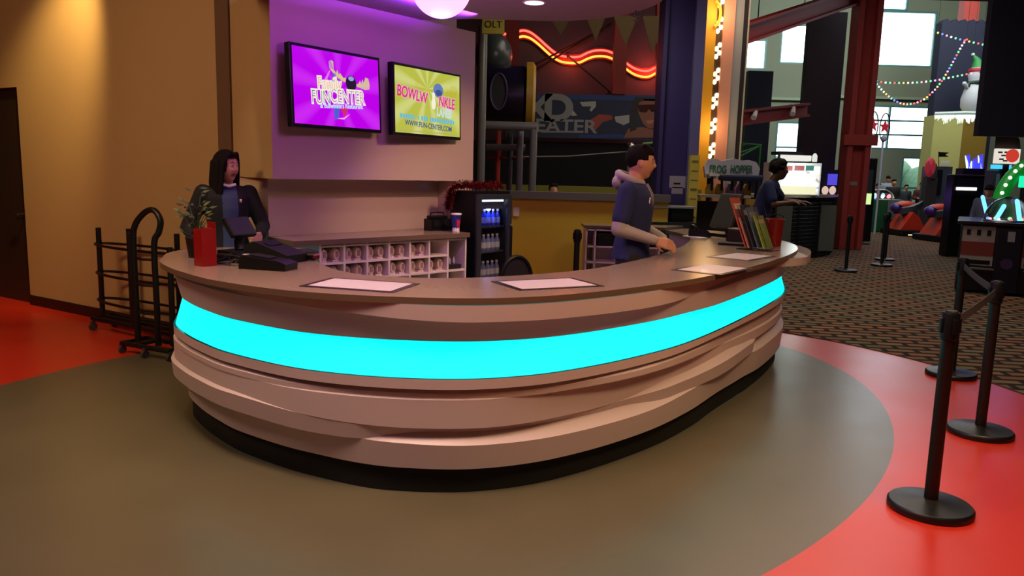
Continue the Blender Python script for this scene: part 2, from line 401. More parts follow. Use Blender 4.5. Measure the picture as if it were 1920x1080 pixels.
for i, (a, c, z0, z1) in enumerate(wins):
    mb = MB(); t = .07
    nx = max(1, round((c - a) / 1.6)); nz_ = 3 if i == 0 else (2 if i in (1, 5) else 1)
    if i in (0, 1, 5):
        for k in range(nx + 1): mb.box((a + t / 2 + (c - a - t) * k / nx, 34.05, (z0 + z1) / 2), (t, .12, z1 - z0 - .002))
        for k in range(nz_ + 1): mb.box(((a + c) / 2, 34.05, z0 + t / 2 + (z1 - z0 - t) * k / nz_), (c - a - .002, .1, t))
    else:
        for k in (0, 1): mb.box((a + t / 2 + (c - a - t) * k, 34.05, (z0 + z1) / 2), (t, .12, z1 - z0 - .002))
        for k in (0, 1): mb.box(((a + c) / 2, 34.05, z0 + t / 2 + (z1 - z0 - t) * k), (c - a - .002, .1, t))
    wo = struct('window_%d' % (i + 1), mb, WFR)
    mb = MB(); mb.box(((a + c) / 2, 34.12, (z0 + z1) / 2), (c - a - .02, .012, z1 - z0 - .02)); mb.build('pane', PANE, wo)
mb = MB(); mb.box((15.6, 33.9, 5.15), (6.6, .22, .1)); struct('trim_3', mb, mat('pale_green_ledge', '#a5b39b', .7))
mb = MB(); mb.box((11.6, 33.9, 5.0), (3.4, .22, .1)); struct('trim_4', mb, mat('pale_green_ledge', '#a5b39b', .7))
mb = MB(); mb.box((15, 44, -.1), (60, 19.6, .1)); struct('ground_outside', mb, mat('asphalt', '#6b7074', .9))
mb = MB()
for k in range(26):
    mb.sph((7 + k * .62 + random.uniform(-.2, .2), 44 + random.uniform(-.8, .8), .9 + random.uniform(0, 1.0)), (.8, .8, .9 + random.random()), None, 10, 7)
tag(mb.build('hedge', mat('hedge_green', '#4e6b52', .9, var=.5, scale=5)), 'grey-green hedge outside, seen through the far lower windows', 'hedge')

# mauve wall with neon, dark theatre front
mb = MB(); mb.box((-2.2, 16.75, 3.3), (11.6, .2, 6.6)); struct('wall_attraction', mb, mat('mauve_wall', '#5d4650', .85, var=.08, scale=2))
mb = MB(); mb.box((-1.9, 16.1, 1.12), (10.4, .3, 2.24)); struct('wall_theater', mb, mat('black_theater_wall', '#08070a', .9))
OLIVE = mat('olive_low_wall', '#7c7a2c', .8)
mb = MB(); mb.box((.9, 13.0, .70), (4.4, .14, 1.4)); struct('wall_low_green', mb, OLIVE)
YEL = mat('mustard_wall', '#cdb032', .7, var=.08, scale=2)
mb = MB(); mb.box((.72, 9.85, .64), (2.44, .14, 1.279)); struct('wall_half_yellow', mb, YEL)
mb = MB(); mb.box((.72, 9.83, 1.325), (2.46, .24, .09)); struct('trim_5', mb, mat('grey_cap', '#5e5a5c', .5))
# steel columns and beams of the hall
REDC = mat('oxblood_steel', '#a83e38', .5)
REDD = mat('dark_red_steel', '#85201a', .6)
def ibeam(mb, p0, p1, w_, d_, t, m=None):
    p0, p1 = Vector(p0), Vector(p1); d = (p1 - p0).normalized(); L_ = (p1 - p0).length
    R = d.to_track_quat('Z', 'Y').to_matrix().to_4x4(); c = (p0 + p1) / 2
    X = R.to_3x3() @ Vector((1, 0, 0)); Y = R.to_3x3() @ Vector((0, 1, 0))
    mb.box(c + Y * (d_ / 2 - t / 2), (w_, t, L_), m, M=R); mb.box(c - Y * (d_ / 2 - t / 2), (w_, t, L_), m, M=R); mb.box(c, (t, d_ - 2 * t, L_), m, M=R)
LAV = mat('lavender_steel', '#5a5790', .5); mb = MB(); mb._mi(mat('indigo_steel', '#281f60', .5)); mb.box((2.09, 10.55, 3.3), (.34, .34, 6.598)); mb.box((2.33, 10.5, 3.3), (.13, .44, 6.598), LAV); mb.box((1.89, 10.5, 3.3), (.05, .44, 6.598))
o = mb.build('steel_column', mat('indigo_steel', '#281f60', .5)); tag(o, 'deep purple steel column rising behind the right end of the desk', 'column')
cx = at(1607, 236, 18.5).x
mb = MB(); mb.box((cx, 18.6, 3.3), (.30, .3, 6.598)); mb.box((cx - .21, 18.5, 3.3), (.12, .46, 6.598)); mb.box((cx + .21, 18.5, 3.3), (.12, .46, 6.598))
o = mb.build('steel_column', REDC); tag(o, 'broad dark red steel column standing on the carpet in the arcade', 'column')
mb = MB(); mb.box((cx, 18.24, 2.55), (.78, .06, .24)); mb.build('clamp_band', REDC, o)
mb = MB(); mb.box((cx + .0, 18.443, 1.55), (.2, .012, .09)); mb.build('notice_plate', mat('grey_plate', '#9a8f8c', .5), o)
def beam(p, q, w_, d_, lab, m=REDD):
    mb = MB(); ibeam(mb, p, q, w_, d_, .05); o = mb.build('steel_beam', m); return tag(o, lab, 'beam')
beam(at(1385, 66, 15), at(1625, -14, 19), .3, .36, 'dark red roof beam slanting up to the broad red column')
beam(at(1380, 222, 17), at(1512, 206, 19), .2, .32, 'dark red crossbeam with two small spotlights, below the roof beam')
beam(at(1240, 160, 15.9), at(1240, -60, 15.9), .2, .2, 'thin red steel post against the mauve wall beside the purple column')
for a, lab in ((at(962, 40, 15.8), 'dark red post at the left end of the long neon wave'), (at(1164, 90, 15.8), 'dark red post crossing in front of the neon wave')):
    mb = MB(); mb.box((a.x, 15.9, 4.87), (.26, .2, 3.34)); tag(mb.build('steel_post', REDD), lab, 'post')
for (p, q, lab) in ((at(985, 130, 16.5), at(1130, 55, 16.5), 'thin dark brace rod rising rightwards behind the neon wave, upper one'), (at(995, 137, 16.5), at(1145, 45, 16.5), 'thin dark brace rod rising rightwards across the neon wave, lower one'), (at(1065, 105, 16.5), at(1145, 172, 16.5), 'thin dark brace rod falling rightwards below the neon wave')):
    mb = MB(); mb.cyl(p, q, .02, seg=8); mb.cyl(p, p + Vector((0, .146, 0)), .03, seg=8); mb.cyl(q, q + Vector((0, .146, 0)), .03, seg=8); tag(mb.build('brace_rod', mat('dark_rod', '#2a1a1e', .6)), lab, 'brace')
for lab, p, q in (('white small spotlight clamped to the left of the dark red crossbeam', at(1417, 210, 17.35), at(1413, 221, 17.15)), ('white small spotlight clamped to the right of the dark red crossbeam', at(1488, 202, 18.4), at(1486, 214, 18.2))):
    t = thing('spotlight', lab, 'spotlight', p); mb = MB(); mb.cyl(p, q, .045, .06, seg=14); mb.build('housing', WHITEP, t, world=True)
    mb = MB(); mb.cyl(p, p + Vector((.03, .25, .10)), .012, seg=8); mb.build('bracket', BLACK, t, world=True)

# ================================================================== RECEPTION DESK
OUT = [(-1.80, 5.72), (-2.0, 5.70), (-2.2, 5.63), (-2.32, 5.46), (-2.34, 5.22), (-2.264, 4.968), (-2.17, 4.72), (-1.99, 4.46), (-1.80, 4.24), (-1.571, 4.021), (-1.22, 3.799), (-.924, 3.690), (-.556, 3.635), (-.202, 3.645), (.106, 3.745), (.385, 3.92), (.701, 4.19), (1.085, 4.58), (1.602, 5.24), (2.048, 5.92), (2.375, 6.5), (2.56, 6.95), (2.66, 7.4), (2.66, 7.9), (2.56, 8.35), (2.34, 8.8), (2.02, 9.12)]
INN = [(-1.62, 5.80), (-1.53, 5.70), (-1.46, 5.52), (-1.37, 5.25), (-1.25, 4.93), (-1.085, 4.62), (-.93, 4.44), (-.78, 4.35), (-.52, 4.31), (-.244, 4.37), (.10, 4.57), (.474, 4.90), (.72, 5.25), (.98, 5.68), (1.22, 6.15), (1.42, 6.6), (1.6, 7.1), (1.74, 7.6), (1.8, 8.0), (1.78, 8.4), (1.72, 8.72)]
NU = 260
outP = resample(catmull([(x, y, 0) for x, y in OUT], 12), NU); innP = resample(catmull([(x, y, 0) for x, y in INN], 12), NU)
nrm = []
for i in range(NU):
    t = (outP[min(i + 1, NU - 1)] - outP[max(i - 1, 0)]).normalized(); nrm.append(Vector((t.y, -t.x, 0)))
desk = thing('reception_desk', 'large curved white reception desk with taupe top and glowing cyan band', 'desk', (0.1, 5.6, 0))
# countertop
mb = MB(); zt, zb = 1.0, .968
ot = [mb.b.verts.new((p.x, p.y, zt)) for p in outP]; it = [mb.b.verts.new((p.x, p.y, zt)) for p in innP]
ob_ = [mb.b.verts.new((p.x, p.y, zb)) for p in outP]; ib = [mb.b.verts.new((p.x, p.y, zb)) for p in innP]
ft, fe = [], []
for i in range(NU - 1):
    ft.append(mb.b.faces.new((ot[i], ot[i + 1], it[i + 1], it[i]))); ft.append(mb.b.faces.new((ob_[i], ib[i], ib[i + 1], ob_[i + 1])))
    fe.append(mb.b.faces.new((ot[i], ob_[i], ob_[i + 1], ot[i + 1]))); fe.append(mb.b.faces.new((it[i], it[i + 1], ib[i + 1], ib[i])))
fe.append(mb.b.faces.new((ot[0], it[0], ib[0], ob_[0]))); fe.append(mb.b.faces.new((ot[-1], ob_[-1], ib[-1], it[-1])))
mb._tag(ft, TOP, False); mb._tag(fe, TOPEDGE, True)
mb.build('countertop', None, desk, world=True)
def U(i): return i / (NU - 1)
# px 330 ~ u .17 ; px 600 ~ u .31 ; px 880 ~ u .39; px 1150 ~ .50; px 1400 ~ .62; px 1497 ~ .74
def uu(x):      # photo column of a point of the front -> u (monotone table)
    return x
def key(u, ks):
    if u <= ks[0][0]: return ks[0][1]
    for (a, va), (b, vb) in zip(ks, ks[1:]):
        if u <= b: return va + (vb - va) * sstep(a, b, u)
    return ks[-1][1]
UT = None
def base_in(u):      # how far the facade stands in from the top's edge
    return key(u, [(0, .10), (.22, .10), (.34, .045), (.45, .045), (.62, .10), (1, .12)])
AMP = 1.22
def strip(layers, name, m, parent, flange=True):
    """layers: list of (ztop(u), zbot(u), offset_top(u), offset_bot(u)); one swept mesh with ledges between them"""
    mb = MB(); prof = []
    for i in range(NU):
        u = U(i); row = []
        for j, (zt_, zb_, a, b) in enumerate(layers):
            nx = layers[j + 1][2](u) if j + 1 < len(layers) else b(u)
            rise = min(max(0, nx - b(u)) * 1.0, (zt_(u) - zb_(u)) * .6)      # a ledge under this layer slopes outwards
            row.append((zt_(u), a(u))); row.append((zb_(u) + rise, b(u)))
        prof.append(row)
    V = [[mb.b.verts.new((outP[i].x + nrm[i].x * (AMP * o_ - base_in(U(i))), outP[i].y + nrm[i].y * (AMP * o_ - base_in(U(i))), z)) for z, o_ in prof[i]] for i in range(NU)]
    fs = []
    for i in range(NU - 1):
        for k in range(len(V[0]) - 1):
            fs.append(mb.b.faces.new((V[i][k], V[i][k + 1], V[i + 1][k + 1], V[i + 1][k])))
    mb._tag(fs, m, True)
    for i in range(NU - 1):
        for k in range(len(V[0])):
            e = mb.b.edges.get((V[i][k], V[i + 1][k]))
            if e: e.smooth = False
    return mb.build(name, m, parent, world=True, sharp=False)
C = lambda v: (lambda u: v)
K = lambda *ks: (lambda u: key(u, ks))
# upper fascia: two overlapping waves
zA = K((.0, .90), (.25, .925), (.36, .885), (.50, .875), (.62, .90), (.78, .905), (1, .90))
oA = K((.0, .02), (.20, .0), (.28, .022), (.36, .048), (.46, .045), (.525, .004), (.60, .0), (.68, .02), (.73, .17), (.80, .19), (1, .1))
oB = K((.0, .02), (.22, .012), (.30, .0), (.42, -.012), (.50, .0), (.56, .022), (.66, .035), (.75, .01), (1, .01))
oB2 = K((.0, -.02), (.22, -.01), (.42, -.022), (.50, -.012), (.56, .015), (.66, .01), (1, -.01))
zc1 = K((0, .775), (.3, .775), (.45, .772), (.7, .785), (1, .785)); zc0 = K((0, .60), (.3, .597), (.5, .60), (.7, .625), (1, .62))
strip([(C(.967), zA, oA, oA), (zA, zc1, oB, oB2), (zc1, lambda u: zc1(u) - .0005, oB2, C(-.03))], 'upper_fascia', WHITE_LAM, desk)
CY = glow('cyan_led_diffuser', (0, 1, 1), 1.15)
band = strip([(lambda u: zc1(u) - .001, lambda u: zc0(u) + .001, C(-.022), C(.018))], 'light_band', CY, desk); band['label'] = 'glowing cyan light band'
z1 = K((0, .545), (.3, .545), (.45, .548), (.62, .575), (1, .58)); z2 = K((0, .515), (.3, .52), (.45, .522), (.62, .535), (1, .54))
z25 = K((0, .49), (.42, .49), (.52, .485), (.7, .46), (1, .46))
z3 = K((0, .36), (.22, .385), (.33, .345), (.42, .345), (.52, .36), (.60, .385), (.7, .40), (1, .40))
z4 = K((0, .27), (.22, .29), (.30, .27), (.36, .262), (.46, .262), (.55, .285), (.62, .30), (.7, .31), (1, .31))
z5 = C(.135)
o1 = C(.028); g1 = K((0, -.02), (.24, -.02), (.35, -.006), (.42, .0), (.50, .006), (.58, -.012), (.7, -.02), (1, -.02))
o2 = K((0, .03), (.22, .032), (.33, .012), (.40, .012), (.46, .03), (.52, .02), (.60, .0), (1, .0))
o2b = K((0, .03), (.22, .03), (.36, .018), (.42, -.008), (.50, -.014), (.58, .005), (.66, .012), (1, .01))
o3 = K((0, .05), (.20, .045), (.30, .022), (.34, -.016), (.40, -.022), (.45, -.01), (.50, .018), (.58, .045), (.63, .03), (.67, -.016), (1, -.02))
o4 = K((0, -.02), (.20, -.02), (.27, -.022), (.325, .022), (.36, .03), (.46, .034), (.52, .022), (.58, .004), (.62, .01), (.66, .03), (1, .03))
strip([(zc0, z1, o1, o1), (z1, z2, g1, g1), (z2, z25, o2, o2), (z25, z3, o2b, o2b), (z3, z4, o3, lambda u: o3(u) - .008), (z4, z5, o4, lambda u: o4(u) - .012), (z5, lambda u: .1349, lambda u: o4(u) - .012, C(-.08))], 'lower_fascia', WHITE_LAM, desk)
strip([(C(.1345), C(.001), lambda u: min(-.012, o4(u) - .03), lambda u: min(-.012, o4(u) - .03))], 'toe_kick', MATTE, desk)
# inner face
mb = MB(); V = []
for i in range(NU):
    t = (innP[min(i + 1, NU - 1)] - innP[max(i - 1, 0)]).normalized(); nn = Vector((t.y, -t.x, 0)) * .04
    p = innP[i] + nn; V.append([mb.b.verts.new((p.x, p.y, .966)), mb.b.verts.new((p.x, p.y, .001))])
for i in range(NU - 1): mb.b.faces.new((V[i][0], V[i + 1][0], V[i + 1][1], V[i][1]))
mb.build('inner_panel', WHITE_LAM, desk, world=True)
#PART3
# ================================================================== PEOPLE
def remeshed(o, vox, smooth=6, mats=None):
    md = o.modifiers.new('r', 'REMESH'); md.mode = 'VOXEL'; md.voxel_size = vox; md.use_smooth_shade = True
    if smooth:
        ms = o.modifiers.new('s', 'SMOOTH'); ms.factor = .5; ms.iterations = smooth
    me = bpy.data.meshes.new_from_object(o.evaluated_get(bpy.context.evaluated_depsgraph_get()))
    old = o.data; o.modifiers.clear(); o.data = me; me.name = o.name; bpy.data.meshes.remove(old)
    me.materials.clear()
    for m_ in mats: me.materials.append(m_)
    for p in me.polygons: p.use_smooth = True; p.material_index = 0
    return o
def add_head(mb, H):
    r = bmesh.ops.create_uvsphere(mb.b, u_segments=44, v_segments=32, radius=1)
    for v in r['verts']:
        dx, dy, dz = v.co; x, y, z = .097 * dx, .074 * dy, .119 * dz
        if dz < 0:
            y *= 1 - .34 * (-dz) ** 1.4
            if dx < 0: x *= 1 - .5 * (-dz)
        if dx > 0:
            g = lambda a, b, sa, sb: math.exp(-((dy - a) / sa) ** 2 - ((dz - b) / sb) ** 2)
            x *= .93
            x += .024 * g(0, -.14, .13, .13) + .010 * g(0, .08, .11, .2) - .011 * (g(.36, .10, .17, .12) + g(-.36, .10, .17, .12))
            x += .009 * g(0, -.44, .26, .06) + .007 * g(0, -.56, .22, .06) - .004 * g(0, -.5, .3, .02) + .014 * g(0, -.84, .3, .14) + .005 * g(0, .26, .6, .1)
            x += .004 * (g(.5, -.2, .2, .2) + g(-.5, -.2, .2, .2))
        v.co = H @ Vector((x, y, z))
    mb._tag({f for v in r['verts'] for f in v.link_faces}, None, True)
    for s in (-1, 1): mb.sph(H @ Vector((-.004, s * .073, -.004)), (.018, .009, .031), None, 12, 8, M=H.to_3x3().to_4x4())
def add_torso(mb, secs, g=0.0, n=28):
    rings = []
    for x, z, rx, ry in secs:
        rings.append([Vector((x + (rx + g) * math.cos(a) , (ry + g) * math.sin(a) * (1 - .08 * abs(math.cos(a))), z)) for a in [2 * PI * k / n for k in range(n)]])
    mb.loft(rings)
TORSO = [(0, .86, .085, .145), (-.01, .93, .115, .168), (-.008, 1.00, .108, .155), (0, 1.08, .098, .135), (.004, 1.17, .105, .145), (.006, 1.27, .115, .165), (0, 1.35, .108, .178), (-.01, 1.41, .082, .165), (-.012, 1.445, .055, .095)]
def add_hand(mb, wr, dirv, palm, s=1, curl=.5, thumb_side=1):
    """wr wrist, dirv pointing along the hand, palm = the way the palm faces"""
    d = Vector(dirv).normalized(); pn = Vector(palm); pn = (pn - d * pn.dot(d)).normalized(); side = d.cross(pn) * thumb_side
    wr = Vector(wr)
    pc = wr + d * .05
    for k in range(4):
        b0 = wr + d * .012 + side * (-.016 + .0105 * k); b1 = wr + d * .088 + side * (-.030 + .020 * k)
        mb.capsule(b0, .016, b1, .0125, None, 8)
    lens = (.062, .074, .080, .070)
    for k in range(4):
        p = wr + d * .088 + side * (-.030 + .020 * k); L_ = lens[k]; a = curl * (.35 + .06 * k); dd = d.copy(); q = p
        for j, fr in enumerate((.45, .32, .23)):
            ang = a + curl * .55 * j
            dd = (d * math.cos(ang * (1)) + pn * math.sin(ang)).normalized(); nq = q + dd * L_ * fr
            mb.capsule(q, .0092 - .0008 * j, nq, .0085 - .0008 * j, None, 8); q = nq
    t0 = wr + d * .025 + side * .028; t1 = t0 + (d * .6 + side * .55 + pn * .35).normalized() * .038; t2 = t1 + (d * .85 + side * .1 + pn * .45).normalized() * .032
    mb.capsule(t0, .0135, t1, .0105, None, 8); mb.capsule(t1, .0105, t2, .009, None, 8)
def person(label, loc, yaw, h=1.7, head_yaw=0, head_pitch=0, L=None, R=None, skin=SKIN, vox=.006, top=None, top_len=.90, sleeves='long', sleeve_m=None, legs=None, trousers=TROU, hair=None, hairm=HAIR, fem=False, hood=None, lean=0.0, shoes=True, group=None, hands=True, under=None, face=True):
    s = h / 1.7
    T = thing('person', label, 'person', loc, yaw, group)
    T.scale = (s, s, s)
    T.matrix_world = Matrix.Translation(loc) @ Matrix.Rotation(yaw, 4, 'Z') @ Matrix.Diagonal((s, s, s, 1))
    sh = .168 if fem else .185
    def ln(p):      # lean of the upper body about the hips
        p = Vector(p); k = max(0, p.z - .95); return Vector((p.x + k * lean, p.y, p.z - k * abs(lean) * .25))
    L = L or dict(elbow=(-.03, .24, 1.12), wrist=(.04, .25, .87), d=(.15, 0, -1), palm=(0, -1, 0))
    R = R or dict(elbow=(-.03, -.24, 1.12), wrist=(.04, -.25, .87), d=(.15, 0, -1), palm=(0, 1, 0))
    legs = legs or dict(L=((0, .09, .9), (.02, .10, .49), (-.02, .10, .085)), R=((0, -.09, .9), (.02, -.10, .49), (-.02, -.10, .085)))
    tors = [(ln((x, 0, z)).x, ln((x, 0, z)).z, rx, ry * (.92 if fem else 1)) for x, z, rx, ry in TORSO]
    hc = ln((.035, 0, 1.585)); Hm = Matrix.Translation(hc) @ Matrix.Rotation(head_yaw, 4, 'Z') @ Matrix.Rotation(head_pitch, 4, 'Y')
    mb = MB(); add_torso(mb, tors)
    mb.capsule(ln((-.012, 0, 1.42)), .062 if not fem else .052, hc + Vector((-.022, 0, -.05)), .055 if not fem else .047)
    add_head(mb, Hm)
    arms = {}
    for nm, A, sg in (('L', L, 1), ('R', R, -1)):
        S = ln((-.008, sg * sh, 1.385)); E_ = Vector(A['elbow']); W = Vector(A['wrist'])
        mb.capsule(S, .052, E_, .039); mb.capsule(E_, .039, W, .026)
        if hands: add_hand(mb, W, A['d'], A['palm'], 1, A.get('curl', .5), A.get('ts', sg))
        arms[nm] = (S, E_, W)
    for k in ('L', 'R'):
        a, b, c = [Vector(q) for q in legs[k]]
        mb.capsule(a, .086, b, .056); mb.capsule(b, .056, c, .040)
        mb.capsule(c + Vector((-.02, 0, -.035)), .04, c + Vector((.13, 0, -.052)), .028)
    body = mb.build('body', None, T); remeshed(body, vox, 4, [skin, LIP])
    if face:
        Hi = Hm.inverted()
        for p in body.data.polygons:
            q = Hi @ p.center
            if q.x > .05 and abs(q.y) < .027 and -.071 < q.z < -.047: p.material_index = 1
        for sg in (-1, 1):
            mb = MB(); c = Hm @ Vector((.077, sg * .0285, .012)); f = (Hm.to_3x3() @ Vector((1, 0, 0)))
            mb.sph(c, .0115, EYEW, 12, 8); mb.sph(c + f * .0075, .0058, IRIS, 10, 6); mb.build('eye', None, T)
            mb = MB(); mb.tube([Hm @ Vector((.090, sg * .012, .034)), Hm @ Vector((.089, sg * .028, .040)), Hm @ Vector((.078, sg * .048, .034))], [.002, .003, .0015], BROWM, 6); mb.build('eyebrow', None, T)
    # trousers
    cv = vox * 1.5
    mb = MB(); add_torso(mb, [t for t in tors if t[1] < 1.02], .012)
    for k in ('L', 'R'):
        a, b, c = [Vector(q) for q in legs[k]]
        mb.capsule(a, .100, b, .074); mb.capsule(b, .074, c + Vector((0, 0, .01)), .062)
    remeshed(mb.build('trousers', None, T), cv, 4, [trousers])
    # shirt or jacket
    if top:
        mb = MB(); sec = [t for t in tors if t[1] >= top_len - .045]
        x0, z0_, rx0, ry0 = sec[0]
        sec = [(x0, z0_ - .03, rx0 + .012, ry0 + .012)] + [(a, b, c + .004, d + .004) for a, b, c, d in sec]
        add_torso(mb, sec, .016)
        for nm in arms:
            S, E_, W = arms[nm]
            if sleeves == 'long': mb.capsule(S, .068, E_, .056); mb.capsule(E_, .056, E_.lerp(W, .93), .040)
            else: mb.capsule(S, .070, S.lerp(E_, .72), .066)
        o = remeshed(mb.build('jacket' if fem else 'shirt', None, T), cv, 4, [top] + ([under] if under else []))
        if under:
            for p in o.data.polygons:
                q = p.center
                if q.x > .04 and abs(q.y - .0) < .055 and q.z < 1.47 and q.z > .9: p.material_index = 1
        if sleeve_m:
            mb = MB()
            for nm in arms:
                S, E_, W = arms[nm]; mb.capsule(S.lerp(E_, .5), .058, E_, .053); mb.capsule(E_, .053, E_.lerp(W, .95), .037)
            remeshed(mb.build('sleeves', None, T), cv, 3, [sleeve_m])
    if hood:
        mb = MB(); c = ln((-.03, 0, 1.455))
        mb.tube([c + Vector((.085 * math.cos(a) - .01, .088 * math.sin(a), .02 - .035 * math.cos(a))) for a in [2 * PI * k / 20 for k in range(20)]], .028, None, 10, closed=True)
        mb.sph(c + Vector((-.085, 0, -.01)), (.055, .095, .06)); remeshed(mb.build('hood', None, T), cv, 3, [hood])
        mb = MB()
        for sg in (-1, 1): mb.tube([ln((.085, sg * .022, 1.44)), ln((.125, sg * .025, 1.37)), ln((.134, sg * .024, 1.27))], .004, None, 6)
        mb.build('drawstring', hood, T)
    if hair:
        mb = MB(); R3 = Hm.to_3x3().to_4x4()
        P = lambda x, y, z: Hm @ Vector((x, y, z))
        if hair == 'long':
            mb.sph(P(-.012, 0, .026), (.108, .088, .108), None, 24, 16, M=R3)
            for a in [k * .2 for k in range(-9, 10)]:
                th = PI + a * .95; cx_, cy_ = -.014 + .094 * math.cos(th), .083 * math.sin(th)
                mb.capsule(P(cx_, cy_, .03), .022, P(cx_ * 1.05 - .008, cy_ * 1.08, -.12), .022); mb.capsule(P(cx_ * 1.05 - .008, cy_ * 1.08, -.12), .022, P(cx_ * 1.0 - .0, cy_ * 1.12, -.225 + .02 * math.cos(a * 5)), .013)
            for sg in (-1, 1):
                mb.capsule(P(.066, sg * .03, .098), .02, P(.040, sg * .076, .02), .014); mb.capsule(P(.040, sg * .076, .02), .014, P(.024, sg * .086, -.2), .012)
        elif hair == 'curly':
            for k in range(150):
                a = random.uniform(0, 2 * PI); e = random.uniform(-.25, 1.5); v = Vector((math.cos(a) * math.cos(e), math.sin(a) * math.cos(e), math.sin(e)))
                if v.x > .55 and v.z < .55: continue
                mb.sph(P(-.015 + v.x * .108, v.y * .098, .03 + v.z * .105), random.uniform(.018, .03), None, 8, 6)
            mb.sph(P(-.015, 0, .035), (.105, .09, .10), None, 20, 12, M=R3)
        elif hair == 'cap':
            mb.sph(P(-.006, 0, .045), (.104, .083, .085), None, 24, 14, M=R3); mb.box(P(.115, 0, .045), (.09, .12, .012), None, M=R3)
        else:
            mb.sph(P(-.016, 0, .036), (.102, .083, .096), None, 24, 16, M=R3)
            for k in range(60):
                a = random.uniform(-1.1, 1.1); b = random.uniform(-.3, 1.2)
                mb.sph(P(.075 * math.cos(a) * math.cos(b) - .004, .07 * math.sin(a), .075 + .05 * math.sin(b)), (.02, .012, .014), None, 8, 5, M=R3)
        o = mb.build('hair', None, T); remeshed(o, max(vox, .005), 2, [hairm])
        # open the face: the hair keeps off it
        me = o.data; Hi = Hm.inverted(); lim = {'long': .060, 'curly': .072, 'cap': 9}.get(hair, .066)
        for v in me.vertices:
            q = Hi @ v.co
            zt_ = .062 if hair != 'long' else .066
            if q.x > lim - .02 and q.z < zt_ and abs(q.y) < (.060 if hair == 'long' else .10) and hair != 'cap':
                q.x = min(q.x, .052 if hair == 'long' else (.030 if hair == 'curly' else .022)); v.co = Hm @ q
            elif hair not in ('long', 'cap') and q.z < .02 and q.x > -.03 and abs(q.y) > .04:
                q.y *= .86; v.co = Hm @ q
    if shoes:
        for k in ('L', 'R'):
            mb = MB(); c = Vector(legs[k][2])
            mb.capsule(c + Vector((-.02, 0, -.040)), .044, c + Vector((.14, 0, -.052)), .034)
            remeshed(mb.build('shoe', None, T), cv, 2, [BLACK])
    return T
# the woman behind the left end
wm = person('woman with long dark hair, black jacket over blue shirt, behind the desk', (-2.22, 6.0, 0), math.radians(-58), 1.70, head_yaw=math.radians(34), head_pitch=.02,
            L=dict(elbow=(.02, .265, 1.13), wrist=(.20, .20, 1.07), d=(.9, -.45, -.1), palm=(-.2, -1, -.2), curl=.9), R=dict(elbow=(-.06, -.28, 1.12), wrist=(.14, -.24, 1.02), d=(.9, .3, -.2), palm=(0, .8, -.6), curl=.6),
            top=BLKC, under=mat('slate_blue_shirt', '#3a4766', .85, scale=20), fem=True, hair='long', vox=.006)
mb = MB(); mb.tube([(.118, .07, 1.33), (.122, .085, 1.33)], .014, None, 8); mb.build('badge', mat('pale_badge', '#c9a7b0', .5), wm)
mb = MB(); mb.tube([(.085, -.05, 1.455), (.10, 0, 1.44), (.085, .05, 1.455)], .011, None, 8); mb.build('collar', WHITEP, wm)
# the man behind the right part
mn = person('young man in navy shirt over grey hoodie, hands together, inside the desk', (.93, 6.02, 0), math.radians(-22), 1.82, head_yaw=math.radians(16), head_pitch=.06,
            L=dict(elbow=(.02, .25, 1.10), wrist=(.215, .05, 1.045), d=(.75, -.55, -.3), palm=(-.2, -.3, -1), curl=.9), R=dict(elbow=(-.045, -.25, 1.12), wrist=(.185, -.10, 1.045), d=(.85, .35, -.25), palm=(.1, .9, -.3), curl=.8),
            top=NAVY, sleeves='short', sleeve_m=GREYC, top_len=.93, hood=GREYC, hair='short', vox=.006)
mb = MB(); mb.sph((.126, -.075, 1.315), (.004, .02, .017)); mb.sph((.128, -.075, 1.335), (.004, .012, .010)); mb.build('badge', WHITEP, mn)
# the one leaning at the candy counter
p3 = at(1418, 470, 11.1)
cw = person('person with curly black hair in a navy shirt leaning at the far mesh counter', (p3.x, p3.y, 0), math.radians(-25), 1.90, head_yaw=math.radians(10),
            L=dict(elbow=(.25, .25, 1.16), wrist=(.46, .12, 1.16), d=(1, -.2, 0), palm=(0, 0, -1)), R=dict(elbow=(.20, -.25, 1.12), wrist=(.42, -.12, 1.16), d=(1, .1, -.1), palm=(0, 0, -1)),
            skin=SKIN2, top=NAVY, sleeves='short', hair='curly', lean=.28, vox=.010)
mb = MB(); mb.box((.20, -.08, 1.30), (.02, .04, .04)); mb.build('badge', WHITEP, cw)
# far away by the windows
FAR = [(1643, 27.5, 1.55, 'small figure in red beside the black pillar, by the far windows', mat('brick_red_cloth', '#8c2f2a', .9), 'short', -1.2),
       (1661, 30.0, 1.84, 'tall figure in a pale top and dark cap, by the far windows', mat('pale_cloth', '#98a0b5', .9), 'cap', -2.0),
       (1672, 28.0, 1.70, 'figure in a black jacket at centre of the far group', BLKC, 'short', -1.7),
       (1696, 29.5, 1.52, 'figure in a dark grey coat standing before the glass door', mat('slate_cloth', '#3c4148', .9), 'short', -1.6),
       (1725, 27.0, 1.62, 'figure in a maroon top, arms folded, right of the glass door', mat('maroon_cloth', '#4a1c1c', .9), 'short', -1.9)]
for x, Y, h_, lab, m_, hr, yw in FAR:
    q = at(x, 380, Y)
    fold = 'maroon' in lab
    A = dict(elbow=(.03, .25, 1.12), wrist=(.18, .02, 1.14), d=(0, -1, 0), palm=(-1, 0, 0)) if fold else None
    B_ = dict(elbow=(.03, -.25, 1.12), wrist=(.18, -.02, 1.10), d=(0, 1, 0), palm=(-1, 0, 0)) if fold else None
    person(lab, (q.x, Y, 0), yw, h_, top=m_, vox=.02, hair=hr, L=A, R=B_, face=False)
q = at(1850, 400, 14.2)
person('player in a dark hat and dull blue top behind the domed coin game', (q.x, 14.2, 0), -2.3, 1.60, top=mat('dull_blue_cloth', '#4a5068', .9), vox=.015, hair='cap', face=False)
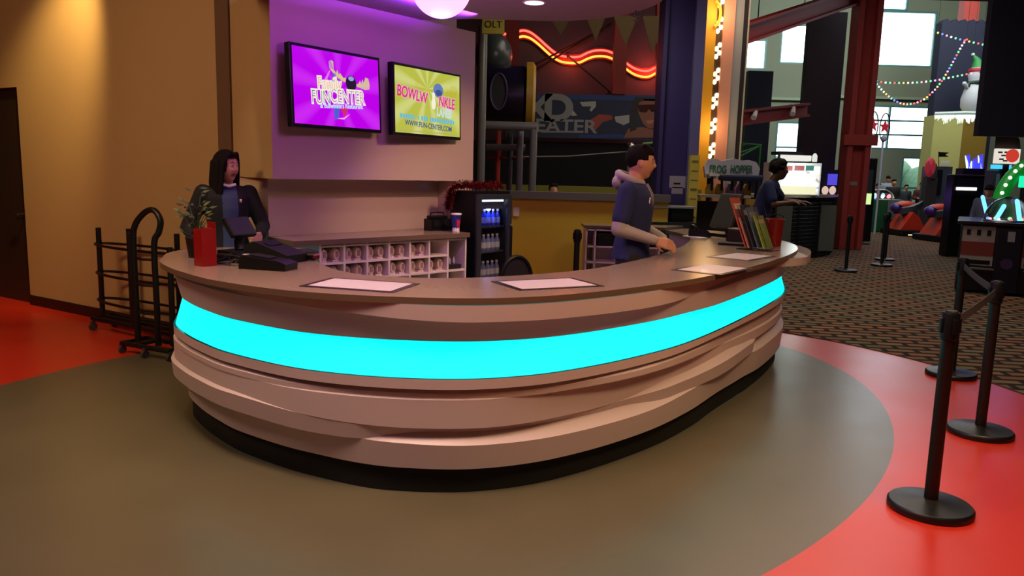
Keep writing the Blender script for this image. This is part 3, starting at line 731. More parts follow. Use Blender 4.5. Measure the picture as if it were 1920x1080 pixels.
q = at(1035, 350, 12.4)
mb = None
person('small dark-haired figure just showing above the grey cap of the yellow wall', (q.x, 12.1, 0), -1.4, 1.44, top=BLKC, vox=.015, hair='short', face=False)
#PART4
# ================================================================== LAMPS
GL = Vector((-.50, 5.15, 2.755))
t = thing('globe_pendant', 'glowing pinkish purple globe lamp hanging over the desk', 'lamp', GL)
mb = MB(); mb.sph((0, 0, 0), .192, None, 40, 24); mb.build('globe', glow('pink_violet_globe', (1.0, .48, 1.0), 1.5), t)
mb = MB(); mb.lathe([(.035, .185), (.05, .19), (.05, .235), (.02, .245)], m=STEEL); mb.build('cap', None, t)
t = thing('downlight', 'small round recessed ceiling light lit warm white in the round ceiling', 'ceiling light', (.115, 6.30, 2.916))
mb = MB(); mb.lathe([(.075, -.006), (.075, .0), (.0, .0)], m=None, seg=28); mb.build('lens', glow('warm_downlight_lens', (1, .93, .8), 2.2), t)
mb = MB(); mb.lathe([(.077, -.004), (.090, -.004), (.094, 0), (.077, .0)], seg=28); mb.build('trim_ring', WHITEP, t)

#fire-sprinkler under the ceiling edge
p = at(1213, 36, 6.35); mb = MB(); mb.lathe([(.006, .06), (.012, .05), (.012, .02), (.028, .016), (.028, .012), (.004, .01), (.004, -.012), (.02, -.014), (.02, -.018), (0, -.018)], c=(.93, 6.42, 2.84))
tag(mb.build('sprinkler_head', STEEL), 'small metal sprinkler head under the edge of the round ceiling', 'sprinkler')

# ================================================================== TELEVISIONS
def quad_frame(tl, tr, bl, br): return tl, tr, bl, br
def tv(tl, tr, bl, br, lab, scrmat):
    tl, tr, bl, br = [Vector(q) for q in (tl, tr, bl, br)]
    c = (tl + tr + bl + br) / 4; X = ((tr - tl) + (br - bl)).normalized(); Zp = ((tl - bl) + (tr - br)).normalized()
    W = ((tr - tl).length + (br - bl).length) / 2; H_ = ((tl - bl).length + (tr - br).length) / 2
    M = frame(c, X, Zp)
    T = thing('wall_television', lab, 'television', c); T.matrix_world = M
    mb = MB(); mb.box((0, 0, -.03), (W, H_, .06), BLACK, bev=.006); mb.build('housing', None, T)
    mb = MB(); mb.box((0, 0, .0015), (W - .045, H_ - .05, .003)); s = mb.build('screen', scrmat, T)
    mb = MB(); mb.box((0, 0, -.085), (W * .4, H_ * .4, .05), BLACK); mb.build('wall_mount', None, T)
    return T, s, W, H_
def rays_mat(name, c1, c2, cx_, cy_, nr=22, s=1.0):
    M, n, L, b = new_mat(name)
    tc = n.new('ShaderNodeTexCoord'); sp = n.new('ShaderNodeSeparateXYZ'); L.new(tc.outputs['Object'], sp.inputs[0])
    ax = n.new('ShaderNodeMath'); ax.operation = 'SUBTRACT'; ax.inputs[1].default_value = cx_; L.new(sp.outputs[0], ax.inputs[0])
    ay = n.new('ShaderNodeMath'); ay.operation = 'SUBTRACT'; ay.inputs[1].default_value = cy_; L.new(sp.outputs[1], ay.inputs[0])
    at2 = n.new('ShaderNodeMath'); at2.operation = 'ARCTAN2'; L.new(ay.outputs[0], at2.inputs[0]); L.new(ax.outputs[0], at2.inputs[1])
    ml = n.new('ShaderNodeMath'); ml.operation = 'MULTIPLY'; ml.inputs[1].default_value = nr; L.new(at2.outputs[0], ml.inputs[0])
    sn = n.new('ShaderNodeMath'); sn.operation = 'SINE'; L.new(ml.outputs[0], sn.inputs[0])
    mr = n.new('ShaderNodeMapRange'); mr.inputs[1].default_value = -.2; mr.inputs[2].default_value = 1; L.new(sn.outputs[0], mr.inputs[0])
    k = n.new('ShaderNodeMix'); k.data_type = 'RGBA'; k.inputs[6].default_value = (*lin(c1), 1); k.inputs[7].default_value = (*lin(c2), 1); L.new(mr.outputs[0], k.inputs[0])
    b.inputs['Base Color'].default_value = (.01, .01, .01, 1); b.inputs['Roughness'].default_value = .15
    L.new(k.outputs[2], b.inputs['Emission Color']); b.inputs['Emission Strength'].default_value = s
    return M
EW = glow('screen_white', '#f2ecd8', 1); EY = glow('screen_yellow', '#d8dc3c', 1); EBK = glow('screen_black', '#0b0a14', 1); EB = glow('screen_blue', '#3d62c8', 1)
ERED = glow('screen_red', '#d02a56', 1); EP = glow('screen_pink', '#f4a6e8', 1); EDB = glow('screen_dark_blue', '#2d4a86', 1); ELB = glow('screen_light_blue', '#5fb8d0', 1)
off = TN * .10
def tvc(c, X, Z, W, H_):
    o = Vector((0, 0, EYE)); c = o + (Vector(c) - o) * KS; X = Vector(X) * W * KS / 2; Z = Vector(Z) * H_ * KS / 2
    return c - X + Z, c + X + Z, c - X - Z, c + X - Z
T1, S1, W1, H1 = tv(*tvc((-1.533, 6.805, 2.259), (.582, .813, 0), (-.037, .027, .999), 1.002, .67), 'left television on the panel wall, magenta screen with a family fun center logo', rays_mat('magenta_rays', '#bd00ea', '#cc28f2', .0, .0, 9))
T2, S2, W2, H2 = tv(*tvc((-.849, 7.637, 2.240), (.553, .833, 0), (-.021, .014, 1), 1.008, .655), 'right television on the panel wall, yellow-green screen advertising bowling lanes', rays_mat('lime_rays', '#b9bd45', '#ced27c', -.02, .12, 9))
def st(s, x, y, size, m, W_, H_, scr, rot=0, z=.0035, sx=1.0, bold=.002):
    M = Matrix.Translation((x * W_, y * H_, z)) @ Matrix.Rotation(rot, 4, 'Z')
    return text(s, size * H_, M, m, 'lettering', scr, .0006, 'CENTER', sx, world=False, bold=bold)
def flat(pts, z, m, name, scr, W_, H_):
    mb = MB(); mb.slab([(x * W_, y * H_, z) for x, y in pts], (0, 0, 1), .001); return mb.build(name, m, scr)
# screen 1: antlers, ball and words
ant = [(-.10, .34), (-.075, .36), (-.05, .35), (-.045, .25), (-.02, .21), (-.01, .25), (.01, .19), (.02, .22), (.06, .16), (.09, .17), (.08, .11), (.05, .12), (.0, .15), (-.06, .21), (-.095, .26)]
flat(ant, .002, EY, 'antler', S1, W1, H1)
flat([(.20, .10), (.235, .12), (.25, .16), (.265, .12), (.28, .18), (.295, .13), (.315, .21), (.35, .20), (.365, .12), (.36, .06), (.31, .045), (.25, .065), (.21, .075)], .002, EY, 'antler', S1, W1, H1)
circ = lambda cx_, cy_, rx, ry, n=28: [(cx_ + rx * math.cos(2 * PI * k / n), cy_ + ry * math.sin(2 * PI * k / n)) for k in range(n)]
flat([(-.20, .02), (-.10, .22), (-.08, .24), (-.15, .03)], .002, EP, 'ribbon', S1, W1, H1)
flat([(-.08, .02), (-.06, .2), (-.03, .21), (.02, .03)], .002, EB, 'ribbon', S1, W1, H1)
flat(circ(.02, -.02, .17, .17), .0018, glow('screen_violet', '#7a2ac8', 1), 'roundel', S1, W1, H1)
flat([(.01, -.22), (.10, -.22), (.06, -.33)], .0026, ERED, 'arrow', S1, W1, H1)
flat([(-.06, -.22), (.0, -.22), (-.01, -.36), (-.055, -.38)], .0024, EB, 'ribbon', S1, W1, H1)
flat([(-.03, -.36), (.05, -.365), (.12, -.29), (.10, -.30), (.05, -.34)], .0028, EP, 'ribbon', S1, W1, H1)
flat(circ(.145, .105, .06, .10), .003, EBK, 'ball', S1, W1, H1)
flat(circ(.145, .165, .033, .03), .0042, glow('screen_pale_blue', '#8fa0d8', 1), 'ball_shine', S1, W1, H1)
st('Family', -.10, .06, .215, EW, W1, H1, S1, .06, sx=.72, bold=.010); st('Family', -.10, .06, .215, glow('screen_salmon', '#e8a060', 1), W1, H1, S1, .06, z=.0055, sx=.72, bold=-.003)
st('FUN', -.20, -.12, .235, EW, W1, H1, S1, .04, sx=.66, bold=.010); st('FUN', -.20, -.12, .235, EDB, W1, H1, S1, .04, z=.0055, sx=.66, bold=-.004)
st('CENTER', .10, -.08, .24, EW, W1, H1, S1, .03, sx=.66, bold=.010); st('CENTER', .10, -.08, .24, glow('screen_plum', '#9a6aa8', 1), W1, H1, S1, .03, z=.0055, sx=.66, bold=-.004)
st("& Bullwinkle's Restaurant", .03, -.20, .088, glow('screen_sky', '#bfe4f6', 1), W1, H1, S1, .06, z=.006, sx=.80, bold=.001)
# screen 2
EYG = glow('screen_mustard', '#b9a82c', 1)
flat([(-.20, .20), (-.19, .33), (-.15, .35), (-.13, .27), (-.12, .24), (-.105, .30), (-.09, .24), (-.07, .27), (-.06, .21), (.05, .19), (.05, .165), (-.12, .165)], .002, EYG, 'antler', S2, W2, H2)
flat([(.22, .17), (.27, .20), (.29, .26), (.31, .22), (.33, .28), (.36, .31), (.42, .30), (.44, .22), (.42, .14), (.33, .13), (.22, .15)], .002, EYG, 'antler', S2, W2, H2)
flat(circ(.14, .20, .075, .10), .003, glow('screen_steel_blue', '#5a76b4', 1), 'ball', S2, W2, H2)
flat(circ(.145, .165, .05, .045), .0042, EDB, 'ball_shade', S2, W2, H2)
st('BOWLW', -.24, .085, .215, EP, W2, H2, S2, -.10, sx=.78, bold=.008); st('BOWLW', -.24, .085, .215, ERED, W2, H2, S2, -.10, z=.0055, sx=.78, bold=.002)
st('NKLE', .27, .03, .215, EP, W2, H2, S2, -.08, sx=.74, bold=.008); st('NKLE', .27, .03, .215, ERED, W2, H2, S2, -.08, z=.0055, sx=.74, bold=.002)
flat([(.045, -.08), (.085, -.08), (.098, .0), (.083, .08), (.088, .14), (.065, .17), (.042, .14), (.047, .08), (.032, .0)], .0058, EW, 'bowling_pin', S2, W2, H2)
st('LANES', .23, -.125, .17, glow('screen_sky', '#bfe4f6', 1), W2, H2, S2, -.05, sx=.72, bold=.005); st('LANES', .23, -.125, .17, glow('screen_gold', '#c9cc70', 1), W2, H2, S2, -.05, z=.0055, sx=.72, bold=-.002)
mb = MB(); x = -.44; random.seed(3)
while x < .44:
    w_ = random.choice((.018, .026, .03)); h_ = random.uniform(.05, .075)
    if random.random() > .16: mb.box(((x + w_ / 2) * W2, (-.235 - x * .03) * H2, .003), (w_ * W2, h_ * H2, .001))
    x += w_ + .008
tag_kind = mb.build('caption_line', ELB, S2); tag_kind['kind'] = 'stuff'
st('WWW.FUN-CENTER.COM', .0, -.335, .105, EDB, W2, H2, S2, -.04, sx=.86, bold=.001)
mb = MB()
for k in range(40): mb.box(((-.43 + k * .022) * W2, (-.425) * H2, .003), (.015 * W2, .018 * H2, .0008))
mb.build('small_print', glow('screen_tan', '#b4a468', 1), S2)

# ================================================================== BACK COUNTER, CUBBIES, SHOES
CA = Vector((-1.661, 5.826, 0)); CD = Vector((.705, .709, 0)).normalized(); CN = Vector((-CD.y, CD.x, 0))     # CN points back to the niche
def cw_(t, b=0, z=0): return CA + CD * t + CN * b + Vector((0, 0, z))
bc = thing('back_counter', 'straight taupe back counter over white shoe cubbies, below the televisions', 'counter', cw_(.9, .2))
mb = MB(); mb.prism([q[:2] for q in (cw_(-.0), cw_(1.79), cw_(1.79, .38), tw(1.9, 0, -ND + .004), tw(.13, 0, -ND + .004), Vector((-1.96, 6.17, 0)))], 1.001, 1.042, TOP, TOPEDGE); mb.build('countertop', None, bc, world=True)
mb = MB(); rz = math.atan2(CD.y, CD.x)
bays = [.25, .468, .688, .908, 1.1275, 1.34, 1.555, 1.768]; rows = [.985, .845, .70, .56, .42, .28, .12]
def cbox(mb, ta, tb, ba, bb, za, zb, m=None): mb.box(cw_((ta + tb) / 2, (ba + bb) / 2, (za + zb) / 2), (abs(tb - ta), abs(bb - ba), zb - za), m, rz)
for t_ in bays: cbox(mb, t_ - .009, t_ + .009, .03, .36, .0, 1.0)
for i, z in enumerate(rows):
    tb = bays[-1] if i not in (1,) else bays[-2]
    cbox(mb, .25, tb, .032, .358, z - .008, z + .008)
cbox(mb, .25, 1.768, .355, .365, .0, .998)
mb.build('shoe_cubbies', SHELF, bc, world=True)
SH1 = mat('rental_shoe_leather', '#dcc2b6', .55, var=.12, scale=30); SH2 = mat('shoe_sole', '#e3cfc4', .6); SH3 = mat('shoe_accent', '#9b7f78', .6)
def shoe_proto():
    T = thing('rental_shoe', 'x', 'shoe', (0, 0, 0), 0, 'rental shoes in the white cubbies')
    def ring(x, w, z0, z1, n=14):
        return [Vector((x, w * math.cos(a), (z0 + z1) / 2 + (z1 - z0) / 2 * math.sin(a))) for a in [2 * PI * k / n for k in range(n)]]
    mb = MB(); mb.loft([ring(-.125, .012, .03, .05), ring(-.12, .028, .014, .10), ring(-.09, .034, .012, .115), ring(-.05, .035, .012, .10), ring(-.01, .037, .012, .078), ring(.05, .042, .012, .062), ring(.10, .038, .012, .05), ring(.125, .02, .014, .035)]); mb.build('upper', SH1, T)
    mb = MB(); mb.loft([[Vector((x, y * 1.0, z)) for x, y in [(-.128, 0), (-.11, .03), (-.03, .034), (.06, .044), (.115, .032), (.134, 0), (.115, -.032), (.06, -.044), (-.03, -.034), (-.11, -.03)]] for z in (.0, .016)]); mb.build('sole', SH2, T)
    mb = MB()
    for k in range(4): mb.tube([(-.03 + k * .025, -.02, .094 - k * .010), (-.03 + k * .025, .0, .100 - k * .010), (-.03 + k * .025, .02, .094 - k * .010)], .004, None, 6)
    mb.build('laces', SHELF, T)
    mb = MB(); mb.box((-.126, 0, .062), (.006, .026, .05), None, bev=.002); mb.build('heel_tab', SH3, T)
    return T
proto = None
ordn = ['first', 'second', 'third', 'fourth', 'fifth', 'sixth']
random.seed(11)
for row, (nb, z) in enumerate(((5, rows[1]), (6, rows[2]), (6, rows[3]))):
    if row == 2: continue
    for b in range(nb):
        for side in (0, 1):
            t_ = (bays[b] + bays[b + 1]) / 2 + (-.055 if side == 0 else .045) + (.012 if (row, b) in ((1, 5), (0, 0)) and side else 0)
            ang = rz + PI / 2 + random.uniform(-.10, .10)
            p = cw_(t_, .185, z + .0085)
            lab = '%s rental shoe of the pair in the %s %s-row cubby counted from the left' % (('left', 'right')[side], ordn[b], ('top', 'second')[row])
            if proto is None:
                proto = shoe_proto(); proto['label'] = lab; proto.matrix_world = Matrix.Translation(p) @ Matrix.Rotation(ang, 4, 'Z')
            else: dup(proto, p, ang, lab)
# odds and ends in the last bay
t = thing('tray', 'dark tray with small bottles in the rightmost tall cubby', 'tray', cw_(1.66, .19, rows[2] + .009), rz)
mb = MB(); mb.box((0, 0, .02), (.17, .26, .04), None, bev=.006); mb.build('tray_body', mat('plum_plastic', '#2a1b2b', .4), t)
for i in range(3):
    b_ = MB(); b_.lathe([(.012, .041), (.014, .045), (.014, .075), (.005, .09), (.005, .105), (0, .106)], c=(-.05 + i * .05, -.06, 0), seg=12)
    tag(b_.build('small_bottle', mat('clear_bottle', '#b9bccb', .1)), 'tiny clear bottle on the dark tray, %s of three' % ('leftmost', 'middle', 'rightmost')[i], 'bottle', 'tiny bottles on the tray').matrix_world = t.matrix_world.copy()
# things on the back counter
def lathe_thing(name, lab, cat, loc, prof, m, seg=28, part='body', group=None):
    T = thing(name, lab, cat, loc, 0, group); mb = MB(); mb.lathe(prof, seg=seg); mb.build(part, m, T); return T
cup = lathe_thing('paper_cup', 'tall blue paper cup with red and white print on the back counter', 'cup', (-.53, 7.12, 1.0425), [(.0, 0), (.032, .0), (.047, .165), (.049, .168), (.047, .171), (.044, .168), (.030, .01), (0, .01)], mat('blue_cup_paper', '#28348e', .5), part='cup_body')
mb = MB(); mb.lathe([(.0475, .160), (.050, .160), (.051, .168), (.050, .174), (.0, .176)]); mb.build('lid', WHITEP, cup)
mb = MB()
for k in range(9):
    a = -1.25 + k * .1; mb.box((.0405 * math.cos(a) , .0405 * math.sin(a), .09 + .02 * math.sin(k)), (.004, .006, .085 - k * .006), None, a)
mb.build('red_mark', mat('cup_red_print', '#c2263a', .5), cup)
mb = MB()
for k in range(12):
    a = -2.6 + k * .19; mb.box((.0345 * math.cos(a), .0345 * math.sin(a), .022), (.003, .007, .025 + .01 * (k % 3)), None, a)
mb.build('white_mark', WHITEP, cup)
t = thing('portable_radio', 'squat dark portable radio on the back counter beside the blue cup', 'radio', (-.72, 7.28, 1.0425), rz)
mb = MB(); mb.loft([[Vector((sx_ * (.11 - .0 * k) + 0, y, z)) for sx_, y, z in [(-1, -.06, z0), (1, -.06, z0), (1, .06, z0), (-1, .06, z0)]] for k, z0 in enumerate((.0, .03, .11))]); mb.box((0, 0, .125), (.18, .10, .03), None, bev=.012); mb.build('radio_body', BLACK, t)
mb = MB(); mb.tube([(-.08, 0, .14), (-.075, 0, .165), (0, 0, .17), (.075, 0, .165), (.08, 0, .14)], .006, None, 8); mb.build('handle', BLACK, t)
for s in (-1, 1):
    mb = MB(); mb.cyl((s * .06, -.058, .07), (s * .06, -.066, .07), .034, seg=20); mb.build('speaker_grille', mat('dark_grille', '#2b2b33', .4, .6), t)

# fridge with glass door
fr = thing('display_fridge', 'black glass-door drinks fridge at the right end of the back counter', 'fridge', (-.36, 7.2, 0), math.atan2(TD.y, TD.x))
# local x along the door, local y towards the wall
FW, FD, FH = .50, .32, 1.42
mb = MB()
for c, d in (((.02, FD / 2, FH / 2), (.04, FD, FH)), ((FW - .02, FD / 2, FH / 2), (.04, FD, FH)), ((FW / 2, FD / 2, FH - .03), (FW - .08, FD, .06)), ((FW / 2, FD / 2, .06), (FW - .08, FD, .12)), ((FW / 2, FD - .015, FH / 2), (FW - .08, .03, FH - .18))): mb.box(c, d)
mb.build('cabinet', BLACK, fr)
mb = MB()
for c, d in (((.03, -.016, FH / 2 + .02), (.06, .03, FH - .10)), ((FW - .03, -.016, FH / 2 + .02), (.06, .03, FH - .10)), ((FW / 2, -.016, FH - .055), (FW - .12, .03, .05)), ((FW / 2, -.016, .11), (FW - .12, .03, .08))): mb.box(c, d, None, bev=.004)
dr = mb.build('door', mat('grey_door_frame', '#3a3b44', .35, .4), fr)
mb = MB(); mb.box((FW / 2, -.016, FH / 2 + .03), (FW - .12, .008, FH - .2)); mb.build('glass', PANE, dr)
mb = MB(); mb.tube([(FW - .035, -.032, .72), (FW - .035, -.06, .74), (FW - .035, -.06, 1.08), (FW - .035, -.032, 1.10)], .009, None, 8); mb.build('handle', BLACK, dr)
mb = MB(); mb.box((FW / 2, .05, FH - .1), (FW - .14, .05, .05)); mb.build('lamp_strip', glow('fridge_lamp', (.72, .8, 1), 2.5), fr)
mb = MB(); mb.box((FW / 2, .02, FH - .135), (FW - .16, .008, .07)); mb.build('header_panel', mat('fridge_header', '#5a6078', .4), fr)
for z in (.32, .58, .84, 1.08):
    mb = MB()
    for k in range(9): mb.box((.06 + k * .0475, FD / 2, z), (.006, FD - .06, .006))
    mb.box((FW / 2, .04, z), (FW - .085, .006, .02)); mb.build('shelf', STEEL, fr)
bot = None
BB = mat('blue_bottle', '#2a3ad0', .15, emit='#1a28c0', es=.0); BC = mat('frosted_bottle', '#8d93b8', .2)
for zi, (z, m_, nm) in enumerate(((1.083, BB, 'blue'), (.843, BC, 'pale'), (.583, BC, 'pale'), (.323, BC, 'pale'))):
    for k in range(6):
        lab = '%s drink bottle on the %s fridge shelf, %s from its left' % (nm, ('top', 'second', 'third', 'lowest')[zi], ordn[k])
        P_ = fr.matrix_world @ Vector((.085 + k * .066, .085, z + .0))
        mb = MB(); mb.lathe([(.0, 0), (.026, .0), (.028, .01), (.028, .10), (.011, .135), (.011, .155), (0, .156)], seg=14)
        o = mb.build('drink_bottle', m_); o.location = P_; tag(o, lab, 'bottle', 'bottles in the glass-door fridge')
        mb = MB(); mb.lathe([(.0285, .03), (.0288, .03), (.0288, .085), (.0285, .085)], seg=14); mb.build('bottle_label', WHITEP if zi else mat('light_blue_label', '#7f8cf0', .4), o)
        mb = MB(); mb.lathe([(.013, .142), (.013, .162), (0, .162)], seg=12); mb.build('bottle_cap', WHITEP, o)
point('fridge_interior_lamp', fr.matrix_world @ Vector((FW / 2, .06, FH - .16)), 1.6, (.35, .42, 1), .03)
# tinsel garland
random.seed(5); mb = MB(); pth = [fr.matrix_world @ Vector(p) for p in [(.42, .05, FH + .04), (.30, .08, FH + .05), (.15, .10, FH + .045), (.0, .16, FH + .05), (-.05, .24, FH + .02), (-.06, .28, FH - .08), (-.055, .30, FH - .17)]]
pp = resample(catmull(pth, 8), 150)
for p in pp:
    for k in range(12):
        v = Vector((random.gauss(0, 1), random.gauss(0, 1), random.gauss(0, 1))).normalized(); s_ = v.orthogonal().normalized() * .004; r_ = random.uniform(.03, .062)
        mb.b.faces.new([mb.b.verts.new(p - s_), mb.b.verts.new(p + s_), mb.b.verts.new(p + v * r_ + s_ * .4), mb.b.verts.new(p + v * r_ - s_ * .4)])
tn = mb.build('tinsel_garland', mat('red_tinsel', '#7c2024', .25, .8, var=.5, scale=50)); tag(tn, 'dark red tinsel garland draped over the top of the fridge', 'garland', kind=None)

# office chair half seen behind the front counter
oc = thing('office_chair', 'black office chair, rounded back showing beside the fridge', 'chair', (.05, 6.72, 0), .5)
mb = MB(); mb.tube([Vector((.0 + .15 * math.cos(a), .03, .66 + .21 * math.sin(a))) for a in [2 * PI * k / 28 for k in range(28)]], .020, None, 8, closed=True)
mb.build('back_frame', BLACK, oc)
mb = MB(); mb.loft([[Vector((.145 * math.cos(a), .025 + q, .66 + .205 * math.sin(a))) for a in [2 * PI * k / 28 for k in range(28)]] for q in (0, .008)]); mb.build('back_mesh', mat('dark_mesh', '#1c1a20', .8), oc)
mb = MB(); mb.lathe([(0, .44), (.22, .44), (.245, .465), (.235, .50), (.0, .505)], c=(0, -.22, 0)); mb.build('seat', BLKC, oc)
mb = MB(); mb.cyl((0, -.22, .08), (0, -.22, .44), .028); mb.tube([(0, -.1, .45), (0, .05, .46), (0, .06, .6)], .02, None, 8); mb.build('gas_lift', BLACK, oc)
for k in range(5):
    a = k * 2 * PI / 5; mb = MB(); mb.tube([(0, -.22, .10), (.26 * math.cos(a), -.22 + .26 * math.sin(a), .075)], .018, None, 8); l_ = mb.build('leg', BLACK, oc)
    mb = MB(); c = Vector((.26 * math.cos(a), -.22 + .26 * math.sin(a), .03)); mb.cyl(c - Vector((.012, 0, 0)), c + Vector((.012, 0, 0)), .029); mb.cyl(c, c + Vector((0, 0, .05)), .008); mb.build('caster', BLACK, l_)

# second white shelf unit at the back right
su = thing('shelf_unit', 'white open cubby unit with taupe top behind the man', 'shelf', (1.38, 8.95, 0))
mb = MB(); mb.prism([(.80, 8.74), (1.70, 8.70), (2.0, 9.14), (.80, 9.16)], 1.001, 1.03, TOP, TOPEDGE); mb.build('top_board', None, su, world=True)
mb = MB()
for x in (.83, .93, 1.17, 1.41, 1.66): mb.box((x, 8.93, .5), (.018, .34, .998))
for z in (.99, .80, .62, .44, .26, .10): mb.box((1.245, 8.93, z - .01), (.84, .34, .018))
mb.box((1.245, 9.1, .5), (.84, .012, .99)); mb.build('cubbies', SHELF, su, world=True)
def simple_box(name, lab, cat, c, d, m, rz=0, part='body', bev=.006, group=None):
    T = thing(name, lab, cat, (c[0], c[1], c[2] - d[2] / 2), rz, group); mb = MB(); mb.box((0, 0, d[2] / 2), d, None, bev=bev); mb.build(part, m, T); return T
o = simple_box('storage_bin', 'black bin in the upper compartment of the white unit left of the man', 'bin', (1.05, 8.9, .875), (.19, .26, .13), BLACK)
mb = MB(); mb.box((0, -.132, .085), (.08, .006, .022)); mb.build('pull', mat('dark_grille', '#2b2b33', .4, .6), o)
o = simple_box('storage_bin', 'black bin in the white unit right of the man', 'bin', (1.53, 8.9, .88), (.2, .26, .14), BLACK)
mb = MB(); mb.box((0, -.132, .085), (.08, .006, .022)); mb.build('pull', mat('dark_grille', '#2b2b33', .4, .6), o)
for i, (x, z, lb) in enumerate(((1.27, .611, 'left grey rental shoe in the white unit behind the man'), (1.34, .611, 'right grey rental shoe in the white unit behind the man'))): dup(proto, (x, 8.92, z - .0), -PI / 2 + PI, lb)

# ================================================================== ON THE DESK
def at_z(x, y, z):
    d = fw + rt * ((x - 960) / F) + up * ((540 - y) / F); return Vector((0, 0, EYE)) + d * ((z - EYE) / d.z)
MATB = mat('dark_mat_border', '#2a1a2e', .25, coat=.5)
def sheet_mat():
    M, n, L, b = new_mat('printed_sheet')
    tc = n.new('ShaderNodeTexCoord'); wv = n.new('ShaderNodeTexWave'); wv.wave_type = 'BANDS'; wv.bands_direction = 'Y'; wv.inputs['Scale'].default_value = 28; wv.inputs['Distortion'].default_value = 1.2; wv.inputs['Detail Scale'].default_value = 9
    nz = n.new('ShaderNodeTexNoise'); nz.inputs['Scale'].default_value = 45; L.new(tc.outputs['Object'], nz.inputs['Vector']); L.new(tc.outputs['Object'], wv.inputs['Vector'])
    ml = n.new('ShaderNodeMath'); ml.operation = 'MULTIPLY'; L.new(wv.outputs['Fac'], ml.inputs[0]); L.new(nz.outputs[0], ml.inputs[1])
    k = n.new('ShaderNodeMix'); k.data_type = 'RGBA'; k.inputs[6].default_value = (*lin('#e9dfe2'), 1); k.inputs[7].default_value = (*lin('#c9b4b8'), 1); L.new(ml.outputs[0], k.inputs[0])
    L.new(k.outputs[2], b.inputs['Base Color']); b.inputs['Roughness'].default_value = .35; b.inputs['Coat Weight'].default_value = .3
    return M
SHT = sheet_mat()
for cx_, cy_, a, lab in ((-.785, 3.975, -15, 'counter mat with pink-lit sheet nearest the left television, leftmost on the desk'), (.192, 4.195, 27, 'counter mat with pink-lit sheet at the middle of the desk front'), (1.325, 5.085, 52, 'counter mat with cream sheet, nearer of the two on the right'), (1.775, 5.97, 50, 'counter mat with cream sheet, farther of the two beside the leaflet holder')):
    T = thing('counter_mat', lab, 'mat', (cx_, cy_, 1.0005), math.radians(a), 'counter mats on the desk')
    mb = MB(); mb.box((0, 0, .0015), (.52, .345, .003), None, bev=.001); mb.build('border', MATB, T)
    mb = MB(); mb.box((0, 0, .0035), (.455, .285, .0008)); mb.build('sheet', SHT, T)
# --- left end
t = thing('leaflet_holder', 'tall red plastic leaflet holder at the left end of the desk', 'holder', (-1.84, 4.60, 1.0005), math.radians(-38))
mb = MB()
for c, d in (((0, -.045, .11), (.085, .004, .22)), ((0, .045, .13), (.085, .004, .26)), ((-.0425, 0, .11), (.004, .094, .22)), ((.0425, 0, .11), (.004, .094, .22)), ((0, 0, .003), (.085, .09, .006))): mb.box(c, d)
mb.build('holder_body', REDP, t)
mb = MB(); mb.box((0, .02, .12), (.07, .02, .21)); mb.build('leaflets', mat('red_leaflets', '#8c1a1a', .5), t)
pl = thing('potted_plant', 'small leafy green plant in a dark pot behind the red holder', 'plant', (-2.05, 5.0, 1.0005))
mb = MB(); mb.lathe([(0, 0), (.055, 0), (.07, .12), (.076, .13), (.07, .135), (.06, .125), (0, .12)]); mb.build('pot', BLACK, pl)
random.seed(21); mb = MB(); ms_ = MB()
for k in range(46):
    a = random.uniform(0, 2 * PI); h_ = random.uniform(.15, .36) + .10 * (k % 5 == 0); sp = random.uniform(.02, .09) * (1 - .5 * (h_ > .36)); tip = Vector((sp * math.cos(a), sp * math.sin(a), h_))
    d = Vector((math.cos(a), math.sin(a), random.uniform(-.2, .9))).normalized(); L_ = random.uniform(.04, .07); sd = d.cross(Vector((0, 0, 1))).normalized() * L_ * .28; n_ = sd.cross(d).normalized() * .008
    vs = [tip, tip + d * L_ * .4 + sd - n_, tip + d * L_, tip + d * L_ * .4 - sd - n_, tip + d * L_ * .45 + n_]
    V = [mb.b.verts.new(v) for v in vs]
    for q in ((0, 1, 4), (1, 2, 4), (2, 3, 4), (3, 0, 4)): mb.b.faces.new([V[i] for i in q])
    if k % 2 == 0: ms_.tube([(0, 0, .11), (tip.x * .4, tip.y * .4, .11 + (h_ - .11) * .6), tip], .0025, None, 5)
mb.build('leaves', mat('leaf_green', '#4a5c2a', .5, var=.4, scale=14), pl); ms_.build('stems', mat('stem_green', '#3b4a22', .6), pl)
# register terminal: tilted screen on a stand, seen from behind
rg = thing('register_terminal', 'black register terminal with tilted screen seen from behind, beside the plant', 'register', (-1.83, 5.16, 1.0005), math.radians(150))
mb = MB(); mb.box((0, 0, .02), (.20, .22, .04), None, bev=.012); mb.build('base', BLACK, rg)
mb = MB(); mb.tube([(0, 0, .04), (.015, 0, .09), (.0, 0, .15)], [.035, .028, .03], None, 12); mb.build('stand', BLACK, rg)
mb = MB(); R_ = Matrix.Rotation(math.radians(38), 4, 'Y'); mb.box((.0, 0, .19), (.04, .20, .15), None, bev=.012, M=R_); s_ = mb.build('display', mat('dark_olive_plastic', '#23241e', .5, spec=.2), rg)
mb = MB(); c = Vector((.0, 0, .19)) + R_ @ Vector((.0210, 0, .0)); mb.box(c, (.002, .17, .12), None, M=R_); mb.build('screen', mat('dark_glass', '#10131a', .08), s_)
rp = thing('receipt_printer', 'black wedge-shaped receipt printer with sloping top on the left of the desk', 'printer', (-1.52, 4.93, 1.0005), math.radians(-22))
mb = MB(); pr = [(-.17, 0), (.17, 0), (.17, .05), (-.09, .125), (-.17, .10)]
mb.slab([(x, -.10, z) for x, z in pr], (0, 1, 0), .20); mb.build('printer_body', mat('charcoal_plastic', '#1b1c1a', .5, spec=.2), rp)
